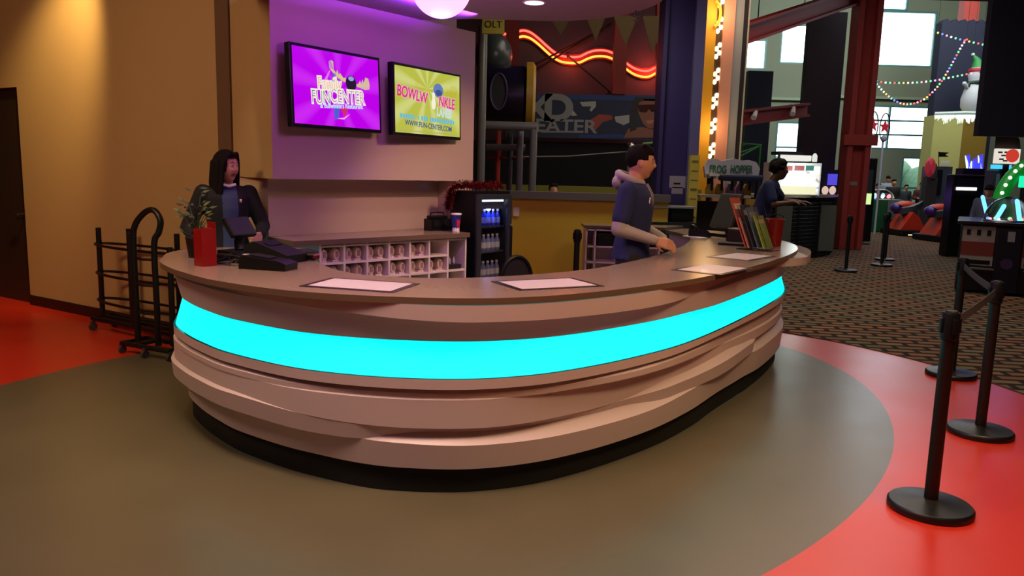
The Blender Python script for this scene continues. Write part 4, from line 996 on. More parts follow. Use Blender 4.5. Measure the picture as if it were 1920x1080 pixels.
mb = MB(); mb.box((-.02, 0, .108), (.05, .12, .006), None, M=Matrix.Rotation(math.radians(16), 4, 'Y')); mb.build('paper_slot', BLACK, rp)
cr = thing('card_reader', 'low black card reader box nearest the desk edge on the left', 'card reader', (-1.44, 4.52, 1.0005), math.radians(-14))
mb = MB(); pr = [(-.15, 0), (.15, 0), (.155, .04), (.11, .055), (-.13, .08), (-.15, .06)]
mb.slab([(x, -.07, z) for x, z in pr], (0, 1, 0), .14); mb.build('reader_body', BLACK, cr)
mb = MB(); mb.box((-.03, 0, .075), (.13, .09, .006), None, M=Matrix.Rotation(math.radians(6), 4, 'Y')); mb.build('keypad', mat('charcoal_plastic', '#1b1c1a', .5, spec=.2), cr)
mb = MB(); mb.tube([(-.15, 0, .03), (-.20, .03, .012), (-.26, .02, .010), (-.30, .08, .01)], .005, None, 6); mb.build('cable', mat('grey_cable', '#6b655c', .5), cr)
random.seed(9)
t = thing('cable_tangle', 'tangle of black cables between the red holder and the card reader', 'cables', (-1.72, 4.72, 1.0005)); mb = MB()
for k in range(7):
    a0 = random.uniform(0, 6.28); mb.tube(catmull([(random.uniform(-.11, .12), random.uniform(-.07, .10), .008 + .05 * random.random()) for _ in range(6)], 5), .006, None, 6)
mb.build('cords', BLACK, t)
t = thing('power_adapter', 'small black power brick lying among the cables on the left', 'adapter', (-1.66, 4.80, 1.0005), .5); mb = MB(); mb.box((0, 0, .025), (.12, .08, .05), None, bev=.01); mb.build('brick', BLACK, t)
mb = MB(); mb.box((0, 0, .0515), (.05, .04, .001)); mb.build('rating_sticker', WHITEP, t)
t = thing('hand_scanner', 'dark barcode scanner with a red window beside the receipt printer', 'scanner', (-1.31, 4.97, 1.0005), math.radians(-20))
mb = MB(); mb.capsule((-.05, 0, .03), .026, (.03, 0, .032), .028, None, 12); mb.build('scanner_body', BLACK, t)
mb = MB(); mb.sph((.045, 0, .032), (.022, .027, .022)); mb.build('red_window', mat('ruby_plastic', '#6a0f2a', .15), t)
t = thing('black_binder', 'flat dark folder lying by the back counter corner', 'folder', (-1.50, 5.35, 1.0005), math.radians(35)); mb = MB(); mb.box((0, 0, .014), (.24, .19, .024), None, bev=.004); mb.build('cover', mat('dark_vinyl', '#2a2228', .4), t)
mb = MB(); mb.box((.004, 0, .014), (.236, .18, .014)); mb.build('pages', WHITEP, t)
# --- right end
mo = thing('point_of_sale_monitor', 'grey backed point-of-sale monitor tilted on its stand, right part of the desk', 'monitor', (2.20, 8.05, 1.0005), math.radians(28))
mb = MB(); mb.box((0, 0, .015), (.24, .22, .03), None, bev=.01); mb.build('base', BLACK, mo)
mb = MB(); mb.tube([(.05, 0, .03), (.03, 0, .12), (.0, 0, .2)], [.035, .03, .03], None, 12); mb.build('stand', BLACK, mo)
R_ = Matrix.Rotation(math.radians(22), 4, 'Y'); mb = MB(); mb.box((.0, 0, .26), (.045, .30, .38), None, bev=.012, M=R_); s_ = mb.build('display', mat('grey_green_plastic', '#4a4c44', .45), mo)
mb = MB(); c = Vector((0, 0, .26)) - R_ @ Vector((.0235, 0, 0)); mb.box(c, (.002, .26, .33), None, M=R_); mb.build('screen', mat('grey_green_screen', '#4b4d44', .3), s_)
ph = thing('desk_phone', 'black desk telephone with pale papers, left of the monitor', 'phone', (1.90, 7.88, 1.0005), math.radians(60))
mb = MB(); mb.slab([(-.10, -.09, 0), (.10, -.09, 0), (.10, -.09, .03), (-.10, -.09, .08)], (0, 1, 0), .18); mb.build('phone_base', BLACK, ph)
mb = MB(); mb.tube([(-.09, .06, .10), (-.05, .06, .115), (.05, .06, .085), (.09, .06, .055)], [.026, .014, .014, .026], None, 10); mb.build('handset', BLACK, ph)
mb = MB(); mb.box((.02, -.035, .062), (.08, .08, .004), None, M=Matrix.Rotation(math.radians(14), 4, 'Y')); mb.build('keypad', mat('grey_keys', '#8c8a86', .5), ph)
mb = MB(); mb.prism([(1.72, 7.86), (1.84, 7.62), (1.93, 7.68), (1.81, 7.92)], 1.0005, 1.010); tag(mb.build('paper_stack', WHITEP), 'small stack of white papers at the left of the telephone', 'paper')
t = thing('payment_printer', 'small dark ticket printer right of the monitor', 'printer', (2.16, 7.35, 1.0005), math.radians(40)); mb = MB(); mb.box((0, 0, .065), (.17, .22, .13), None, bev=.02); mb.build('printer_body', mat('maroon_black_plastic', '#241618', .3), t)
mb = MB(); mb.box((-.02, 0, .131), (.05, .14, .006)); mb.build('paper_slot', mat('grey_keys', '#8c8a86', .5), t)
t = thing('black_tray', 'low black tray lying on the desk in front of the ticket printer', 'tray', (2.02, 6.98, 1.0005), math.radians(55)); mb = MB(); mb.box((0, 0, .011), (.14, .30, .022), None, bev=.006); mb.build('tray_body', BLACK, t)
mb = MB(); mb.box((0, 0, .0235), (.10, .25, .002)); mb.build('tray_liner', mat('charcoal_plastic', '#1b1c1a', .5, spec=.2), t)
t = thing('red_pail', 'red plastic tub behind the leaflet display', 'tub', (2.36, 7.02, 1.0005)); mb = MB(); mb.lathe([(0, 0), (.07, 0), (.085, .24), (.09, .245), (.085, .25), (.078, .24), (.066, .01), (0, .01)]); mb.build('tub_body', REDP, t)
mb = MB(); mb.tube([(.09 * math.cos(a), .012, .24 + .0 + .05 * math.sin(a)) for a in [PI * k / 12 for k in range(13)]], .004, None, 6); mb.build('handle', BLACK, t)
t = thing('red_crate', 'small red box behind the point-of-sale monitor', 'box', (2.46, 7.95, 1.0005), .3); mb = MB(); mb.box((0, 0, .06), (.22, .16, .12), None, bev=.006); mb.build('box_body', REDP, t); mb = MB(); mb.box((0, 0, .123), (.23, .17, .006)); mb.build('lid', mat('dark_red_lid', '#6d1420', .4), t)
# acrylic leaflet display with standing brochures
ld = thing('leaflet_display', 'clear acrylic leaflet display standing on the right of the desk', 'leaflet display', (2.10, 6.60, 1.0005), math.radians(52))
Rb = Matrix.Rotation(math.radians(-22), 4, 'X')
mb = MB(); mb.box((0, 0, .004), (.24, .30, .006)); mb.build('acrylic_base', GLASS, ld)
for k, y in enumerate((-.09, -.02, .05)):
    mb = MB(); mb.box((0, y + .045, .19), (.23, .004, .40), None, M=Rb); mb.build('divider', GLASS, ld)
BRO = [('orange and red brochure standing leftmost in the acrylic display', '#c2563c', .075, .44, .0), ('pink brochure leaning low in front of the orange one', '#c88a84', .045, .27, -.01), ('dark charcoal brochure in the middle of the acrylic display', '#34323a', .005, .38, .0), ('pale blue brochure beside the charcoal one in the acrylic display', '#7f98a6', -.035, .36, .01), ('lime green brochure at the right of the acrylic display', '#93a83a', -.085, .29, .0)]
for lab, c_, y, h_, dx in BRO:
    T = thing('brochure', lab, 'brochure', ld.matrix_world @ Vector((dx, y + .0, .008)), math.radians(52), 'brochures in the acrylic display')
    mb = MB(); mb.box((0, h_ * .20, h_ / 2), (.20, .010, h_), None, M=Rb); o = mb.build('cover', mat('paper_' + c_[1:], c_, .45, var=.15, scale=16), T)
    mb = MB(); c = Vector((0, h_ * .20, h_ / 2)) + Rb @ Vector((0, -.0056, h_ * .32)); mb.box(c, (.15, .0008, h_ * .12), None, M=Rb); mb.build('title_panel', mat('paper_light', '#d8c0a0', .5), T)
# ================================================================== LEFT: TROLLEYS AT THE WALL
def caster(mb, p, r=.035):
    mb.cyl(p + Vector((-.012, 0, r)), p + Vector((.012, 0, r)), r, seg=16)
    mb.box(p + Vector((0, 0, r * 2 + .008)), (.034, .03, .02))
rx = lw(.0).copy()
tr = thing('rolling_rack', 'black tubular rolling rack with three oval rails against the tan wall', 'rack', lw(.98, 0, .26), math.atan2(LD.y, LD.x))
# local x along the wall towards the corner, local -y out into the lobby
LX, DX = .86, .20
for k, (x, y, h_) in enumerate(((-.66, .0, .98), (-.38, .13, .98), (.06, -.14, .98), (.36, .12, .98))):
    mb = MB(); mb.cyl((x, y, .12), (x, y, h_), .024, seg=14); mb.build('upright', BLACKM, tr)
for z in (.30, .56, .83):
    mb = MB(); mb.tube([(-.0 + .68 * math.cos(a), .145 * math.sin(a), z) for a in [2 * PI * k / 36 for k in range(36)]], .013, None, 8, closed=True)
    mb.build('oval_rail', BLACKM, tr)
mb = MB(); mb.tube([(-.66, -.10, .12), (-.66, .12, .12), (.62, .12, .12), (.62, -.10, .12)], .022, None, 10, closed=True); mb.tube([(-.66, 0, .13), (.62, 0, .13)], .022, None, 10)
mb.build('base_frame', BLACKM, tr)
for x, y in ((-.66, -.10), (.62, -.10), (-.66, .12), (.62, .12)):
    mb = MB(); caster(mb, Vector((x, y, 0)), .038); mb.build('caster', mat('grey_rubber', '#3c3a3a', .6), tr)
ht_ = ht = thing('hand_trolley', 'black hand trolley with tall looped handle standing in front of the oval-rail rack', 'trolley', lw(.46, 0, .56), math.atan2(LD.y, LD.x) + .1)
mb = MB()
mb.tube(catmull([(-.13, .0, .07), (-.13, .0, .5), (-.13, .0, .93), (-.10, .0, 1.08), (.0, .02, 1.19), (.10, .03, 1.21), (.17, .03, 1.13), (.155, .02, 1.03), (.12, 0, .93), (.12, 0, .5), (.12, 0, .07)], 6), .025, None, 12)
mb.build('loop_handle', BLACKM, ht)
for z in (.34, .58, .80):
    mb = MB(); mb.tube([(-.13, 0, z), (0, -.03, z), (.12, 0, z)], .012, None, 8); mb.build('crossbar', BLACKM, ht)
mb = MB(); mb.tube([(-.15, -.14, .085), (-.15, .1, .085), (.42, .1, .085), (.42, -.14, .085)], .022, None, 10, closed=True); mb.tube([(.0, -.14, .085), (.0, .1, .085)], .018, None, 8); mb.tube([(.30, 0, .09), (.30, 0, .92)], .024, None, 10); mb.build('base_frame', BLACKM, ht)
for x, y in ((-.15, -.14), (.15, -.16), (.42, -.14), (.42, .1)):
    mb = MB(); caster(mb, Vector((x, y, 0)), .032); mb.build('caster', mat('grey_rubber', '#3c3a3a', .6), ht)

# ================================================================== STANCHIONS AND BELTS
def stanchion_proto():
    T = thing('crowd_stanchion', 'x', 'stanchion', (0, 0, 0), 0)
    mb = MB(); mb.lathe([(0, 0), (.192, .0), (.195, .006), (.195, .030), (.186, .040), (.05, .052), (.034, .060), (0, .060)], seg=48); mb.build('base', BLACKM, T)
    mb = MB(); mb.cyl((0, 0, .055), (0, 0, .93), .032, seg=28); mb.build('post', BLACKM, T)
    mb = MB(); mb.lathe([(.034, .86), (.040, .865), (.040, .985), (.036, .995), (0, .997)], seg=28)
    for k in range(3):
        a = k * PI / 2 - PI; mb.box((.043 * math.cos(a), .043 * math.sin(a), .93), (.012, .022, .07), None, a, bev=.002)
    h_ = mb.build('belt_head', BLACK, T)
    mb = MB(); mb.lathe([(0, .997), (.030, .997), (.026, 1.003), (0, 1.004)], seg=24); mb.build('cap', mat('charcoal_plastic', '#1b1c1a', .5, spec=.2), h_)
    return T
ST = [((2.10, 3.64), 'black belt stanchion nearest the camera, standing on the red floor'),
      ((3.06, 4.84), 'black belt stanchion second nearest, on the red floor near the right edge'),
      ((3.72, 6.36), 'black belt stanchion third back, base on the edge between red floor and carpet'),
      ((5.98, 13.8), 'black belt stanchion on the carpet just right of the desk, before the red column'),
      ((7.14, 14.9), 'black belt stanchion of the far close pair, the nearer of the two'),
      ((7.72, 16.0), 'black belt stanchion of the far close pair, the farther of the two'),
      ((9.07, 20.1), 'small distant black stanchion with a lit sign on top, beside the red column'),
      ((.70, 8.46), 'black belt stanchion inside the desk beside the white cubby unit')]
p0 = None
for (x, y), lab in ST:
    if p0 is None: p0 = stanchion_proto(); p0['label'] = lab; p0['group'] = 'belt stanchions'; p0.matrix_world = Matrix.Translation((x, y, .0))
    else: dup(p0, (x, y, -.006 if (y > 7 and x > 2) else 0), 0, lab)
bpy.context.view_layer.update()
def belt(a, b_, lab, sag=.012):
    a = Vector((*a, .935)); b_ = Vector((*b_, .935)); d = (b_ - a).normalized(); a = a + d * .05; b_ = b_ - d * .05; n = Vector((d.y, -d.x, 0)) * .0015
    mb = MB(); R_ = []
    for k in range(13):
        t = k / 12; p = a.lerp(b_, t) - Vector((0, 0, sag * 4 * t * (1 - t)))
        R_.append([p + n + Vector((0, 0, .024)), p - n + Vector((0, 0, .024)), p - n - Vector((0, 0, .024)), p + n - Vector((0, 0, .024))])
    mb.loft(R_); tag(mb.build('retractable_belt', mat('grey_belt_webbing', '#3a3c42', .7)), lab, 'belt')
belt(ST[0][0], ST[1][0], 'dark grey belt stretched between the nearest and second stanchions'); belt(ST[2][0], ST[1][0], 'dark grey belt stretched between the second and third stanchions')
sg = simple_box('lit_sign', 'small glowing pale green sign on top of the distant stanchion', 'sign', (9.07, 20.1, 1.16), (.28, .04, .32), BLACK)
mb = MB(); mb.box((0, -.0225, .16), (.24, .004, .28)); mb.build('sign_face', glow('pale_green_sign', '#c8e89a', 1.2), sg)

# ================================================================== BEHIND THE HALF WALL
mb = MB(); mb.box(at(968, 397, 9.77), (.075, .008, .115), None, bev=.002); o = mb.build('light_switch_plate', WHITEP); tag(o, 'white switch plate on the yellow half wall beside the fridge', 'switch plate')
# play structure
ps = thing('play_structure', 'grey pipe and purple tube climbing structure between the panel wall and banner', 'play structure', (-.2, 11.6, 0))
PIPE = mat('grey_pipe', '#6f6c76', .4, .2)
def pipe(x, y0, y1, r, Y, m=PIPE, name='pole'):
    a = at(x, y1, Y); b_ = at(x, y0, Y); mb = MB(); mb.cyl((a.x, Y, a.z if y1 < 900 else 0), (a.x, Y, b_.z), r, seg=18); return mb.build(name, m, ps, world=True)
def pole(x, ytop, r, Y, m=PIPE):
    b_ = at(x, ytop, Y); mb = MB(); mb.cyl((b_.x, Y, 0.0), (b_.x, Y, b_.z), r, seg=18); mb.build('pole', m, ps, world=True)
pole(906, 48, .06, 10.6); pole(1001, 232, .055, 11.4); pole(976, 236, .05, 11.8); pole(957, 250, .045, 12.2, mat('dark_pipe', '#3a3a40', .5)); pole(935, 245, .04, 12.2, mat('red_pipe', '#a02a20', .45))
def hpipe(xa, ya, xb, yb, r, Y, m=PIPE):
    mb = MB(); mb.cyl(at(xa, ya, Y), at(xb, yb, Y), r, seg=16); mb.build('rail', m, ps, world=True)
hpipe(906, 235, 1006, 238, .065, 11.4); hpipe(912, 276, 985, 277, .05, 11.9); hpipe(912, 296, 985, 296, .035, 12.2, mat('red_pipe_dark', '#5e1c1c', .5))
# purple barrel with yellow rim
cA = at(950, 178, 12.3)
mb = MB(); mb.lathe([(.0, -.45), (.42, -.45), (.44, -.40), (.44, .26), (.40, .30), (0, .30)], seg=36); mb.b.transform(Matrix.Translation(cA) @ Matrix.Rotation(PI / 2, 4, 'Y')); br = mb.build('tube_barrel', mat('deep_purple_plastic', '#1c1530', .3), ps, world=True)
mb = MB(); mb.lathe([(.44, .30), (.50, .30), (.50, .40), (.44, .44), (.36, .44)], seg=36); mb.b.transform(Matrix.Translation(cA) @ Matrix.Rotation(PI / 2, 4, 'Y')); mb.build('yellow_rim', mat('mustard_plastic', '#b08a30', .35), ps, world=True)
mb = MB(); e = at(935, 172, 11.8); mb.tube([e + Vector((.12 * math.cos(a), -.03, .0 + .26 * math.sin(a))) for a in [2 * PI * k / 30 for k in range(30)]], .018, None, 8, closed=True); mb.build('oval_window_frame', mat('dark_violet_trim', '#3a2c58', .4), ps, world=True)
mb = MB(); mb.loft([[e + Vector((.115 * math.cos(a), -.0 - q, .255 * math.sin(a))) for a in [2 * PI * k / 30 for k in range(30)]] for q in (0, .012)]); mb.build('oval_window', mat('dull_violet_pane', '#17132a', .6), ps, world=True)
mb = MB(); d_ = at(925, 105, 12.6); mb.sph(d_, (.30, .4, .36)); mb.build('dome', mat('grey_green_dome', '#3e4648', .3), ps, world=True)
# neon
def neon(pts, Y, lab, m, nm='neon_tube'):
    P = catmull([at(880 + x / 4.155, y / 4.155, Y) for x, y in pts], 6); mb = MB(); mb.tube(P, .022, None, 8); tag(mb.build(nm, m), lab, 'neon light')
NR = glow('neon_coral', (1, .10, .07), 2.6); NO = glow('neon_orange', (1, .32, .04), 2.8)
up_ = [(258, 268), (300, 262), (390, 242), (430, 238), (480, 255), (540, 300), (600, 355), (660, 405), (720, 435), (800, 445), (860, 440), (920, 412), (980, 394), (1050, 393), (1110, 410), (1165, 445), (1220, 490), (1280, 530), (1340, 550), (1400, 550), (1460, 520), (1520, 495), (1640, 482)]
neon(up_, 16.58, 'upper coral-red neon tube of the long wave on the mauve wall', NR); neon([(x, y + 46) for x, y in up_], 16.58, 'lower orange neon tube of the long wave on the mauve wall', NO)
mb = MB(); mb.loft([[at(880 + x / 4.155, y / 4.155 + dy, 16.6 + q) for dy, q in ((-5, 0), (16, 0), (16, .046), (-5, .046))] for x, y in up_]); tag(mb.build('neon_backing', mat('red_glow_backing', '#a3201a', .5)), 'wavy red backing board behind the neon tubes', 'neon backing')  # board made wide and red to carry the tubes' glow as well
# pennants hung from the ceiling
PM = mat('olive_pennant', '#5a4a2c', .85)
for i, (x0, x1, xt, yt, pos) in enumerate(((1030, 1072, 1051, 66, 'leftmost'), (1098, 1136, 1117, 77, 'second from the left'), (1150, 1196, 1173, 86, 'third from the left'), (1205, 1256, 1222, 100, 'rightmost'))):
    Y = 14.5; a, b_, c_ = at(x0, 30, Y), at(x1, 30, Y), at(xt, yt, Y); top = 6.52
    mb = MB(); mb.slab([a, b_, c_], (0, 1, 0), .01); o = mb.build('pennant', PM); tag(o, 'drab triangular pennant hanging above the neon, %s of four' % pos, 'pennant', 'pennants above the neon')
    mb = MB(); mb.cyl((a.x, Y, a.z), (a.x, Y, top), .006, seg=6); mb.build('hanging_cord', BLACK, o); mb = MB(); mb.cyl((b_.x, Y, b_.z), (b_.x, Y, top), .006, seg=6); mb.build('hanging_cord', BLACK, o)
# yellow sign scrap
ys = thing('yellow_sign', 'yellow sign edge with dark letters above the climbing structure', 'sign', at(925, 47, 10.2)); c = at(925, 47, 10.2)
mb = MB(); mb.box(c, (.28, .05, .22)); mb.build('board', mat('sign_yellow', '#a79a3a', .6), ys, world=True)
text('OLT', .12, frame(c + Vector((0, -.028, 0)), (1, 0, 0), (0, 0, 1)), BLACK, 'lettering', ys)
mb = MB(); mb.cyl(c + Vector((0, 0, .1)), Vector((c.x, c.y, 6.52)), .02, seg=8); mb.build('hanger', BLACK, ys, world=True)
# banner
bn = thing('theater_banner', 'long dark blue XD theater banner with a face wearing glasses at right', 'banner', (1.3, 15.85, 2.7)); BY = 15.86
mb = MB(); z0, z1 = 2.31, 3.14; mb.box((1.45, BY, (z0 + z1) / 2), (3.3, .04, z1 - z0)); mb.build('banner_cloth', mat('navy_banner', '#1d2b4a', .6, var=.5, scale=1.5), bn, world=True)
def bl(pts, m, nm, z=0):
    mb = MB(); mb.slab([Vector((at(880 + x / 4.155, y / 4.155, BY).x, BY - .021 - z, at(880 + x / 4.155, y / 4.155, BY).z)) for x, y in pts], (0, -1, 0), .003); return mb.build(nm, m, bn, world=True)
def bp(x, y): return Vector((at(880 + x / 4.155, y / 4.155, BY).x, BY - .024, at(880 + x / 4.155, y / 4.155, BY).z))
LTR = mat('banner_letter_grey', '#8b8f93', .6)
text('X', .78, frame(bp(520, 850), (1, 0, 0), (0, 0, 1)), LTR, 'letter', bn, sx=1.15, bold=.02); text('D', .70, frame(bp(692, 850), (1, 0, 0), (0, 0, 1)), LTR, 'letter', bn, sx=1.15, bold=.03)
text('THEATER', .36, frame(bp(640, 985), (1, 0, 0), (0, 0, 1)), LTR, 'lettering', bn, sx=1.2, bold=.008)
bl([(560, 1020), (830, 1020), (830, 1034), (560, 1034)], LTR, 'small_print')
bl([(520, 735), (1560, 745), (1560, 790), (800, 775), (520, 770)], mat('banner_blue', '#23407c', .6), 'blue_streak'); bl([(850, 1050), (1200, 1045), (1200, 1075), (850, 1075)], mat('banner_blue', '#23407c', .6), 'blue_streak')
bl([(860, 795), (985, 790), (985, 830), (950, 870), (935, 860), (950, 830), (880, 830)], mat('banner_white', '#a8adb0', .6), 'splash')
bl([(790, 840), (840, 900), (800, 905), (770, 860)], mat('banner_white', '#a8adb0', .6), 'splash')
bl([(935, 940), (1010, 890), (1110, 900), (1115, 930), (1040, 950), (985, 1010), (945, 1010)], mat('banner_red', '#9c463c', .6), 'red_craft')
bl([(1130, 910), (1245, 895), (1245, 955), (1200, 975), (1140, 950)], mat('banner_white', '#a8adb0', .6), 'white_craft')
bl([(1310, 800), (1370, 765), (1450, 765), (1480, 820), (1475, 920), (1440, 990), (1400, 1010), (1350, 960), (1315, 880)], mat('banner_face', '#8a5a4a', .6), 'printed_face')
bl([(1290, 760), (1480, 758), (1500, 800), (1500, 1000), (1470, 1030), (1482, 830), (1440, 772), (1370, 772), (1320, 800), (1300, 1010), (1250, 1030), (1255, 850)], mat('banner_hair', '#2a2a2c', .6), 'printed_hair', .001)
bl([(1310, 820), (1475, 812), (1472, 860), (1420, 875), (1400, 850), (1375, 878), (1325, 872)], mat('banner_glasses', '#3a1414', .3), 'printed_glasses', .004)
bl([(1370, 940), (1440, 935), (1425, 962), (1390, 966)], mat('banner_lips', '#b8776a', .5), 'printed_mouth', .004)
bl([(1240, 1000), (1350, 990), (1440, 1010), (1520, 1070), (1200, 1075)], mat('banner_face', '#8a5a4a', .6), 'printed_shoulder')
mb = MB(); mb.tube([at(985, 294, 13.5), at(1065, 293, 13.5), at(1180, 284, 13.2)], .010, None, 6); rp_ = mb.build('rope', mat('white_rope', '#8e8e90', .6)); tag(rp_, 'thin white rope stretched level before the dark theater wall', 'rope')
t = thing('rope_post', 'pale post holding the rope end behind the man\'s head', 'post', (at(1182, 290, 13.2).x, 13.2, 0)); mb = MB(); mb.cyl((0, 0, 0), (0, 0, 2.05), .05, seg=12); mb.build('post', mat('pale_post', '#8d8c8a', .5), t); mb = MB(); mb.sph((0, 0, 2.08), .07); mb.build('finial', STEEL, t)
# sign on the purple column
nt_ = thing('paper_notice', 'pale paper notice taped to the deep purple column', 'notice', (at(1271, 340, 10.37).x, 10.377, 1.40)); 
mb = MB(); mb.box((0, 0, .13), (.22, .004, .16)); mb.box((.0, 0, .02), (.15, .004, .09)); mb.build('sheet', mat('lilac_paper', '#8f87a0', .7), nt_)
mb = MB(); mb.box((-.01, -.003, .11), (.09, .001, .022)); mb.build('dark_line', BLACK, nt_)
cb = thing('dark_cabinet', 'dark cabinet with a pale shelf edge at the foot of the purple column', 'cabinet', (2.0, 9.95, 0)); mb = MB(); mb.box((0, .0, .52), (.62, .34, 1.03), None, bev=.006); mb.build('body', mat('blue_black_cabinet', '#12121c', .5), cb)
mb = MB(); mb.box((-.12, -.02, 1.22), (.8, .40, .022)); mb.build('pale_shelf', mat('grey_shelf', '#8a8684', .5), cb); mb = MB(); mb.box((.15, .05, 1.12), (.28, .2, .18)); mb.build('riser', BLACK, cb)
# ================================================================== ARCADE AND FAR HALL
def pb(x0, x1, y0, y1, Y, dep):
    """box seen between photo columns x0..x1 and rows y0..y1 at depth Y: centre and size"""
    a = at((x0 + x1) / 2 - (x1 - x0) / 2, (y0 + y1) / 2, Y); b_ = at(x1, (y0 + y1) / 2, Y); t = at((x0 + x1) / 2, y0, Y); u = at((x0 + x1) / 2, y1, Y)
    return Vector(((a.x + b_.x) / 2, Y + dep / 2, (t.z + u.z) / 2)), Vector((b_.x - a.x, dep, t.z - u.z))
def pbox(mb, x0, x1, y0, y1, Y, dep, m=None, bev=0, floor=False):
    c, d = pb(x0, x1, y0, y1, Y, dep)
    if floor: top = c.z + d.z / 2; c.z = top / 2; d.z = top
    mb.box(c, d, m, bev=bev); return c, d
WB = glow('warm_bulb', (1, .75, .38), 3.0)
tw_ = thing('ride_tower', 'tall tower with yellow strip, warm bulbs and peach-lit panel right of the purple column', 'ride tower', (at(1350, 200, 13).x, 13.3, 0))
def vstrip(x0, x1, Y, dep, m, nm, z0=0, z1=6.52):
    a, b_ = at(x0, 150, Y).x, at(x1, 150, Y).x; mb = MB(); mb.box(((a + b_) / 2, Y + dep / 2, (z0 + z1) / 2), (b_ - a, dep, z1 - z0)); return mb.build(nm, m, tw_, world=True)
vstrip(1318, 1337, 13, .5, mat('golden_panel', '#d19a16', .5), 'yellow_panel'); vstrip(1337, 1350, 13.05, .4, mat('bronze_channel', '#4a3324', .5), 'bulb_channel'); vstrip(1350, 1371, 12.98, .5, mat('peach_lit_panel', '#c98e78', .5), 'peach_lit_panel')  # peach light on the third strip is put into its colour
vstrip(1371, 1387, 13.02, .5, mat('grey_panel', '#8b8d90', .5), 'grey_panel'); vstrip(1387, 1396, 13.06, .5, mat('dark_panel', '#221e22', .6), 'dark_panel'); vstrip(1396, 1398, 13.0, .03, mat('pale_conduit', '#a9a4a0', .5), 'conduit')
bx = at(1343.5, 150, 13).x
for k in range(11):
    for j in range(4):
        z = 1.95 + k * .40 + j * .062; dx = (-.024, .026)[j % 2]
        mb = MB(); mb.sph((bx + dx, 13.03, z), (.034, .03, .042), None, 10, 7); mb.build('bulb', WB, tw_, world=True)
for k in range(4):
    z = 4.2 + k * .55; mb = MB(); a = at(1322, 100, 12.95).x
    mb.tube([(a + .11 + .10 * math.cos(q), 12.95, z + .2 * math.sin(q)) for q in [-1.5 + j * .3 for j in range(11)]], .025, None, 6); mb.build('curved_ornament', mat('gold_ornament', '#e0b030', .4), tw_, world=True)
point('tower_bulb_light', (bx - .05, 12.75, 4.2), 22, (1, .6, .25), .3); point('tower_bulb_light_low', (bx - .05, 12.75, 2.4), 12, (1, .6, .25), .3)
yp = thing('yellow_post', 'pale yellow printed post right beside the purple column', 'post', (at(1300, 350, 10.15).x, 10.2, 0)); c, d = pb(1292, 1309, 283, 420, 10.14, .12)
mb = MB(); mb.box((c.x, 10.20, .94), (d.x, .12, 1.88)); mb.build('post_body', mat('pale_yellow_post', '#b7a94a', .55), yp, world=True)
mb = MB()
for k in range(9): mb.box((c.x, 10.138, 1.8 - k * .12), (d.x * .7, .003, .012 if k % 3 else .03))
mb.build('printed_lines', mat('olive_print', '#6b6130', .6), yp, world=True)['kind'] = 'stuff'
mb = MB(); mb.box((c.x, 10.137, .93), (d.x * .6, .003, .12)); mb.build('mauve_label', mat('mauve_label', '#8f7f92', .6), yp, world=True)
gr = thing('green_rails', 'bright green sloping guard rails beyond the cloud-shaped ride sign', 'rail', (at(1400, 290, 18).x, 18, 0)); GRN = mat('green_rail', '#2f8a34', .4)
for (xa, ya, xb, yb) in ((1375, 268, 1428, 272), (1375, 300, 1428, 272), (1382, 288, 1424, 274), (1372, 280, 1400, 270)):
    mb = MB(); mb.cyl(at(xa, ya, 18), at(xb, yb, 18), .022, seg=8); mb.build('rail', GRN, gr, world=True)
for xx, yy in ((1377, 268), (1426, 272)):
    mb = MB(); q = at(xx, yy, 18); mb.cyl((q.x, 18, 0), q, .022, seg=8); mb.build('rail_post', GRN, gr, world=True)
gl = thing('green_rails', 'green guard rails seen between the man\'s head and the purple column', 'rail', (at(1230, 280, 14).x, 14.2, 0))
for (xa, ya, xb, yb) in ((1205, 270, 1252, 266), (1205, 284, 1252, 280)):
    mb = MB(); mb.cyl(at(xa, ya, 14.2), at(xb, yb, 14.2), .025, seg=8); mb.build('rail', GRN, gl, world=True)
mb = MB(); q = at(1206, 268, 14.2); mb.cyl((q.x, 14.2, 0), q, .022, seg=8); mb.build('rail_post', GRN, gl, world=True)
# frog hopper ride
fh = thing('hopper_ride', 'Frog Hopper ride bench under a white cloud sign with green letters', 'ride', (at(1375, 350, 12.5).x, 12.7, 0))
mb = MB(); P_ = []
import_pts = [(1322, 333), (1320, 312), (1328, 299), (1342, 297), (1352, 302), (1362, 300), (1376, 297), (1392, 301), (1404, 300), (1418, 304), (1425, 316), (1422, 329), (1412, 335), (1380, 333), (1350, 336)]
mb.slab([at(x, y, 12.5) for x, y in import_pts], (0, 1, 0), .06); cl_ = mb.build('cloud_sign', mat('cloud_white', '#b9b8c4', .6), fh, world=True)
for w_, x, sz in (('FROG', 1346, .17), ('HOPPER', 1390, .17)): text(w_, sz, frame(at(x, 318, 12.5) + Vector((0, -.012, 0)), (1, 0, 0), (0, 0, 1)), mat('sign_green', '#1f6a4a', .5), 'lettering', fh, sx=.62 if w_ == 'FROG' else .56, bold=.004)
mb = MB(); pbox(mb, 1352, 1432, 328, 340, 12.2, .2, bev=.03); mb.build('lap_bar', mat('navy_pad', '#1b2548', .5), fh, world=True)
mb = MB(); pbox(mb, 1330, 1350, 326, 330, 12.3, .3); mb.build('white_ledge', WHITEP, fh, world=True)
